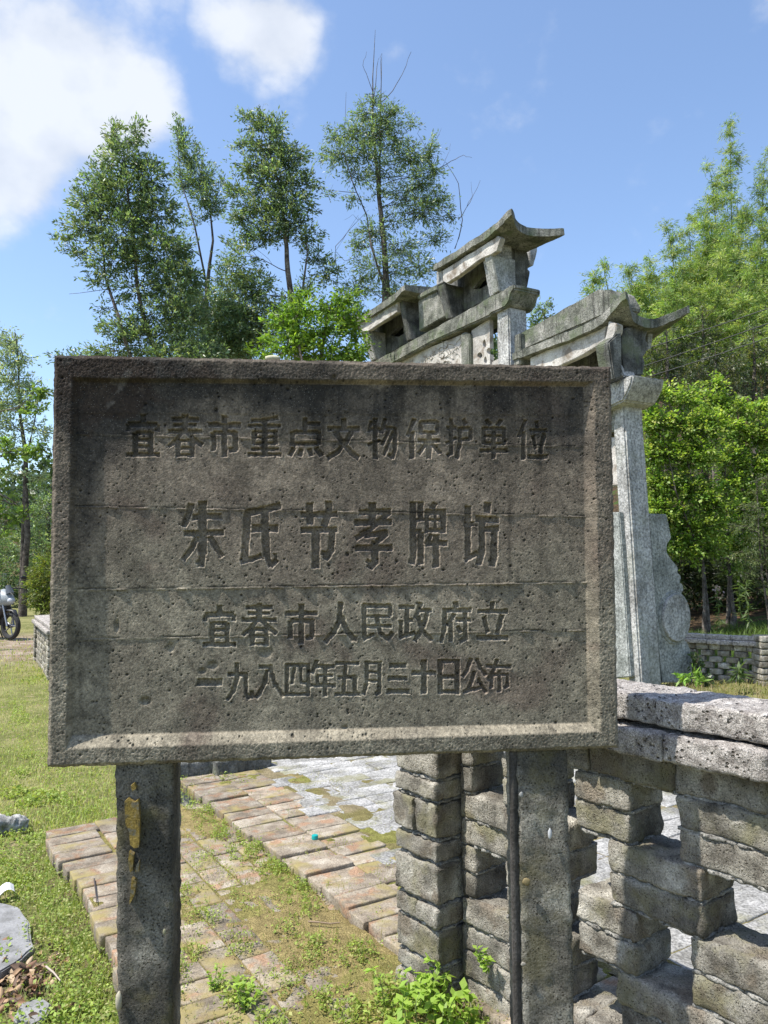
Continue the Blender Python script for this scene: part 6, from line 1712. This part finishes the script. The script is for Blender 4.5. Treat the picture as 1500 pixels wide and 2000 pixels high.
# twigs on the bricks
def twig(pts, z, r, label, col=(.25, .18, .12)):
    W3 = [G(x, y, z) for x, y in pts]; VV, FF = [], []; c = W3[0].copy(); tube([w - c + np.array([0, 0, .004]) for w in W3], np.linspace(r, r * .6, len(W3)), 6, VV, FF)
    obj('twig', mesh_np('twig', VV, FF, True), plain('twig_bark', col, .8), None, loc=tuple(c), label=label, category='twig')
twig([(602, 1802), (620, 1803), (645, 1806), (664, 1804)], .02, .0035, 'dry grey-brown twig lying on the weeds below the raised bricks')
twig([(90, 1890), (105, 1902), (118, 1918)], -.09, .004, 'straight dry stick above the husk heap, near the left post', (.4, .33, .27))
twig([(184, 1718), (187, 1745), (189, 1765)], .008, .003, 'short dark stick standing at the edge of the brick border', (.06, .045, .04))

# ------------------------------------------------------------------ far openwork walls
def far_wall(name, label, p0, p1, z0, courses, blen, gap, ch, th, pier=(True, True), cap=True, mat=None, pw=.3):
    p0 = np.array(p0); p1 = np.array(p1); d = p1 - p0; Ln = np.linalg.norm(d); rot = math.atan2(d[1], d[0])
    root = thing(name, label, 'wall', (p0[0], p0[1], z0), (0, 0, rot))
    me_b = [block_mesh('brick', blen, th, ch - .008, 40 + i, rough=.004, rad=.008, cell=.045) for i in range(4)]
    for m_ in me_b: m_.materials.append(mat or M_BLOCK)
    rr = random.Random(5); n = 0
    a0 = pw if pier[0] else 0; a1 = Ln - (pw if pier[1] else 0)
    per = blen + gap
    for c in range(courses):
        solid = c == 0 or c == courses - 1
        x = a0 + (per / 2 if c % 2 else 0) - per
        step = per if not solid else blen + .006
        if solid: x = a0
        while x < a1 - .02:
            if x >= a0 - .02 and x + blen <= a1 + .03:
                o = obj('brick', me_b[rr.randrange(4)], None, root, loc=(x + blen / 2, th / 2 + rr.uniform(-.004, .004), (c + .5) * ch), rot=(0, 0, rr.uniform(-.02, .02))); n += 1
            x += step
    if pier[0] or pier[1]:
        pm = [block_mesh('brick', pw - .01, th + .06, ch - .01, 60 + i, rough=.004, rad=.008, cell=.045) for i in range(3)]
        for m_ in pm: m_.materials.append(mat or M_BLOCK)
        for side, on_ in enumerate(pier):
            if not on_: continue
            for c in range(courses):
                obj('brick', pm[rr.randrange(3)], None, root, loc=((pw / 2 if side == 0 else Ln - pw / 2) + rr.uniform(-.005, .005), th / 2, (c + .5) * ch)); n += 1
    if cap:
        cm = [block_mesh('coping_brick', .30, th + .12, .06, 70 + i, rough=.005, rad=.01, cell=.05) for i in range(2)] + [block_mesh('coping_brick', .30, th + .04, .055, 80, rough=.005, rad=.01, cell=.05)]
        for m_ in cm: m_.materials.append(M_COPE)
        x = 0
        while x < Ln:
            obj('coping_brick', cm[rr.randrange(2)], None, root, loc=(x + .15, th / 2, courses * ch + .03 + rr.uniform(-.003, .003)))
            obj('coping_brick', cm[2], None, root, loc=(x + .12, th / 2, courses * ch + .09)); x += .304; n += 2
    return root
q0 = P(1338, 1300, 10.1); q1 = P(1478, 1300, 9.55); q2 = P(1660, 1300, 8.9)
zt = P(1400, 1240, 9.8)[2]
far_wall('far_openwork_wall', 'low grey openwork brick wall far behind the archway at the right, greenery showing through its holes', (q0[0], q0[1]), (q2[0], q2[1]), zt - .12 - 8 * .077, 8, .145, .058, .077, .10, pier=(False, False))
o = thing('wall_pier', 'grey brick pier ending the low openwork wall at the right edge', 'pier', (q1[0] + .02, q1[1] - .06, zt - .75))
mm = [block_mesh('brick', .30, .26, .07, 90 + i, rough=.004, rad=.01, cell=.04) for i in range(3)]
for m_ in mm: m_.materials.append(M_BLOCK)
for c in range(10): obj('brick', mm[c % 3], None, o, loc=(.1 + random.uniform(-.006, .006), 0, (c + .5) * .077))
w0 = P(68, 1285, 12.6); w1 = P(98, 1310, 10.9)
far_wall('left_openwork_wall', 'short grey openwork wall with light coping, behind the left edge of the signboard', (w0[0], w0[1]), (w1[0] + .25, w1[1] - .6), -.14, 8, .145, .058, .077, .22, pier=(True, True), pw=.22)
# ------------------------------------------------------------------ motorcycle at the left edge
def motorcycle():
    Yb = 14.2
    g0 = G(20, 1250, -.12); gz = g0[2]
    root = thing('motorcycle', 'parked white and black motorcycle cut off by the left edge, on the dirt track', 'motorcycle', (g0[0], g0[1], gz), (0, 0, math.radians(-28)))
    blk_m = plain('tyre_rubber', (.02, .02, .02), .8); wht = plain('white_fairing', (.30, .33, .34), .4); drk = plain('black_plastic', (.025, .025, .028), .45); mtl = plain('engine_metal', (.35, .35, .36), .35, .8)
    def wheel(x):
        bm = bmesh.new(); R_, r_ = .29, .05
        ring = []
        for i in range(28):
            a = 2 * PI_ * i / 28; ring.append([bm.verts.new(((R_ - r_ + r_ * math.cos(b)) * math.cos(a), r_ * math.sin(b), (R_ - r_ + r_ * math.cos(b)) * math.sin(a))) for b in np.linspace(0, 2 * PI_, 8, endpoint=False)])
        for i in range(28):
            for j in range(8): bm.faces.new((ring[i][j], ring[(i + 1) % 28][j], ring[(i + 1) % 28][(j + 1) % 8], ring[i][(j + 1) % 8]))
        me = bpy.data.meshes.new('tyre'); bm.to_mesh(me); bm.free()
        w = obj('wheel', me, blk_m, root, loc=(x, 0, R_))
        VV, FF = [], []
        for k in range(5):
            a = 2 * PI_ * k / 5; tube([np.array([0, 0, 0]), np.array([math.cos(a) * .22, 0, math.sin(a) * .22])], [.018, .012], 6, VV, FF)
        tube([np.array([0, -.05, 0]), np.array([0, .05, 0])], [.04, .04], 10, VV, FF)
        for k in range(20):
            a = 2 * PI_ * k / 20; b = 2 * PI_ * (k + 1) / 20; tube([np.array([math.cos(a) * .21, 0, math.sin(a) * .21]), np.array([math.cos(b) * .21, 0, math.sin(b) * .21])], [.014, .014], 5, VV, FF)
        obj('rim', mesh_np('rim', VV, FF, True), mtl, w)
    wheel(0); wheel(-1.28)
    def tb(name, pts, r, mat, parent=root, s=8):
        VV, FF = [], []; tube([np.array(p, float) for p in pts], [r] * len(pts) if not isinstance(r, list) else r, s, VV, FF); return obj(name, mesh_np(name, VV, FF, True), mat, parent)
    for sgn in (-1, 1): tb('fork', [(0, sgn * .08, .29), (-.22, sgn * .08, .92)], .022, mtl)
    def hull(name, secs, mat, lo=0):
        """secs: (x, z, half width, half height)"""
        bm = bmesh.new(); rings = []
        for x, z, w, h in secs: rings.append([bm.verts.new((x, w * math.cos(a), z + h * math.sin(a))) for a in np.linspace(0, 2 * PI_, 12, endpoint=False)])
        for a, b in zip(rings[:-1], rings[1:]):
            for j in range(12): bm.faces.new((a[j], a[(j + 1) % 12], b[(j + 1) % 12], b[j]))
        bm.faces.new(rings[0]); bm.faces.new(rings[-1][::-1]); bmesh.ops.recalc_face_normals(bm, faces=bm.faces)
        me = bpy.data.meshes.new(name); bm.to_mesh(me); bm.free()
        for p in me.polygons: p.use_smooth = True
        return obj(name, me, mat, root)
    hull('front_mudguard', [(.2, .5, .03, .02), (.1, .60, .06, .03), (-.1, .62, .07, .03), (-.26, .50, .05, .03)], drk)
    hull('fairing', [(.05, .78, .03, .04), (-.05, .84, .12, .13), (-.25, .86, .17, .20), (-.45, .80, .15, .2), (-.6, .72, .08, .12)], wht)
    hull('headlight', [(.06, .80, .03, .03), (.03, .81, .08, .06), (-.03, .82, .09, .07)], plain('lamp_glass', (.5, .52, .55), .1))
    hull('fuel_tank', [(-.3, .86, .08, .08), (-.45, .9, .15, .13), (-.65, .86, .14, .12), (-.8, .78, .07, .08)], wht)
    hull('seat', [(-.7, .80, .08, .04), (-.95, .82, .13, .05), (-1.3, .90, .12, .05), (-1.5, .93, .06, .03)], drk)
    hull('tail', [(-1.1, .78, .08, .08), (-1.4, .85, .08, .07), (-1.6, .9, .03, .03)], drk)
    hull('side_fairing', [(-.10, .66, .08, .05), (-.25, .62, .16, .14), (-.5, .58, .17, .16), (-.75, .58, .12, .1)], drk)
    hull('engine', [(-.35, .42, .1, .12), (-.5, .42, .15, .2), (-.75, .42, .15, .2), (-.9, .4, .08, .1)], drk)
    tb('exhaust_pipe', [(-.5, -.14, .25), (-.9, -.17, .25), (-1.35, -.2, .42)], [.025, .035, .05], mtl)
    tb('swing_arm', [(-.85, -.1, .38), (-1.28, -.1, .29)], .03, drk)
    tb('side_stand', [(-.6, .12, .3), (-.66, .3, .0)], .014, drk)
    hb = tb('handlebar', [(-.18, -.40, 1.05), (-.22, -.2, 1.06), (-.25, 0, .98), (-.22, .2, 1.06), (-.18, .40, 1.05)], .014, drk)
    for sgn in (-1, 1):
        tb('mirror_stalk', [(-.2, sgn * .25, 1.05), (-.17, sgn * .36, 1.25)], .007, drk)
        bm = bmesh.new(); bmesh.ops.create_uvsphere(bm, u_segments=12, v_segments=8, radius=.06)
        for v in bm.verts: v.co.x *= .3; v.co.z *= .7; v.co.y *= 1.3
        me = bpy.data.meshes.new('mirror'); bm.to_mesh(me); bm.free(); obj('mirror', me, drk, root, loc=(-.16, sgn * .40, 1.28))
    tb('windscreen', [(-.04, 0, .95), (-.12, 0, 1.12)], [.09, .05], plain('tinted_screen', (.08, .09, .1), .1))
motorcycle()
# white post by the track, power lines
q = P(8, 1165, 30)
VV, FF = [], []; tube([np.array([0, 0, -1.5]), np.array([0, 0, 0.0]), np.array([0.0, 0, .9])], [.10, .10, .09], 12, VV, FF)
obj('roadside_post', mesh_np('roadside_post', VV, FF, True), plain('white_paint', (.6, .6, .58), .6), None, loc=tuple(q), label='slim whitish post standing beyond the motorcycle', category='post')
for k, (ya, yb, lab) in enumerate(((697, 581, 'uppermost of three thin power lines at the right'), (733, 610, 'middle one of three thin power lines at the right'), (766, 638, 'lowest of three thin power lines at the right'))):
    a = P(1150, {0: 672, 1: 706, 2: 728}[k] + 20, 15.5); b = P(1500, yb, 13.5); d = b - a
    pts = [a - d * 1.6 + d * 3.6 * t + np.array([0, 0, -1]) * (1 - (2 * t - 1) ** 2) * .25 for t in np.linspace(0, 1, 30)]
    VV, FF = [], []; o0 = pts[0].copy(); tube([p - o0 for p in pts], [.009] * 30, 5, VV, FF)
    obj('power_line', mesh_np('power_line', VV, FF, True), plain('cable_black', (.03, .03, .03), .6), None, loc=tuple(o0), label=lab, category='cable', group='power lines')
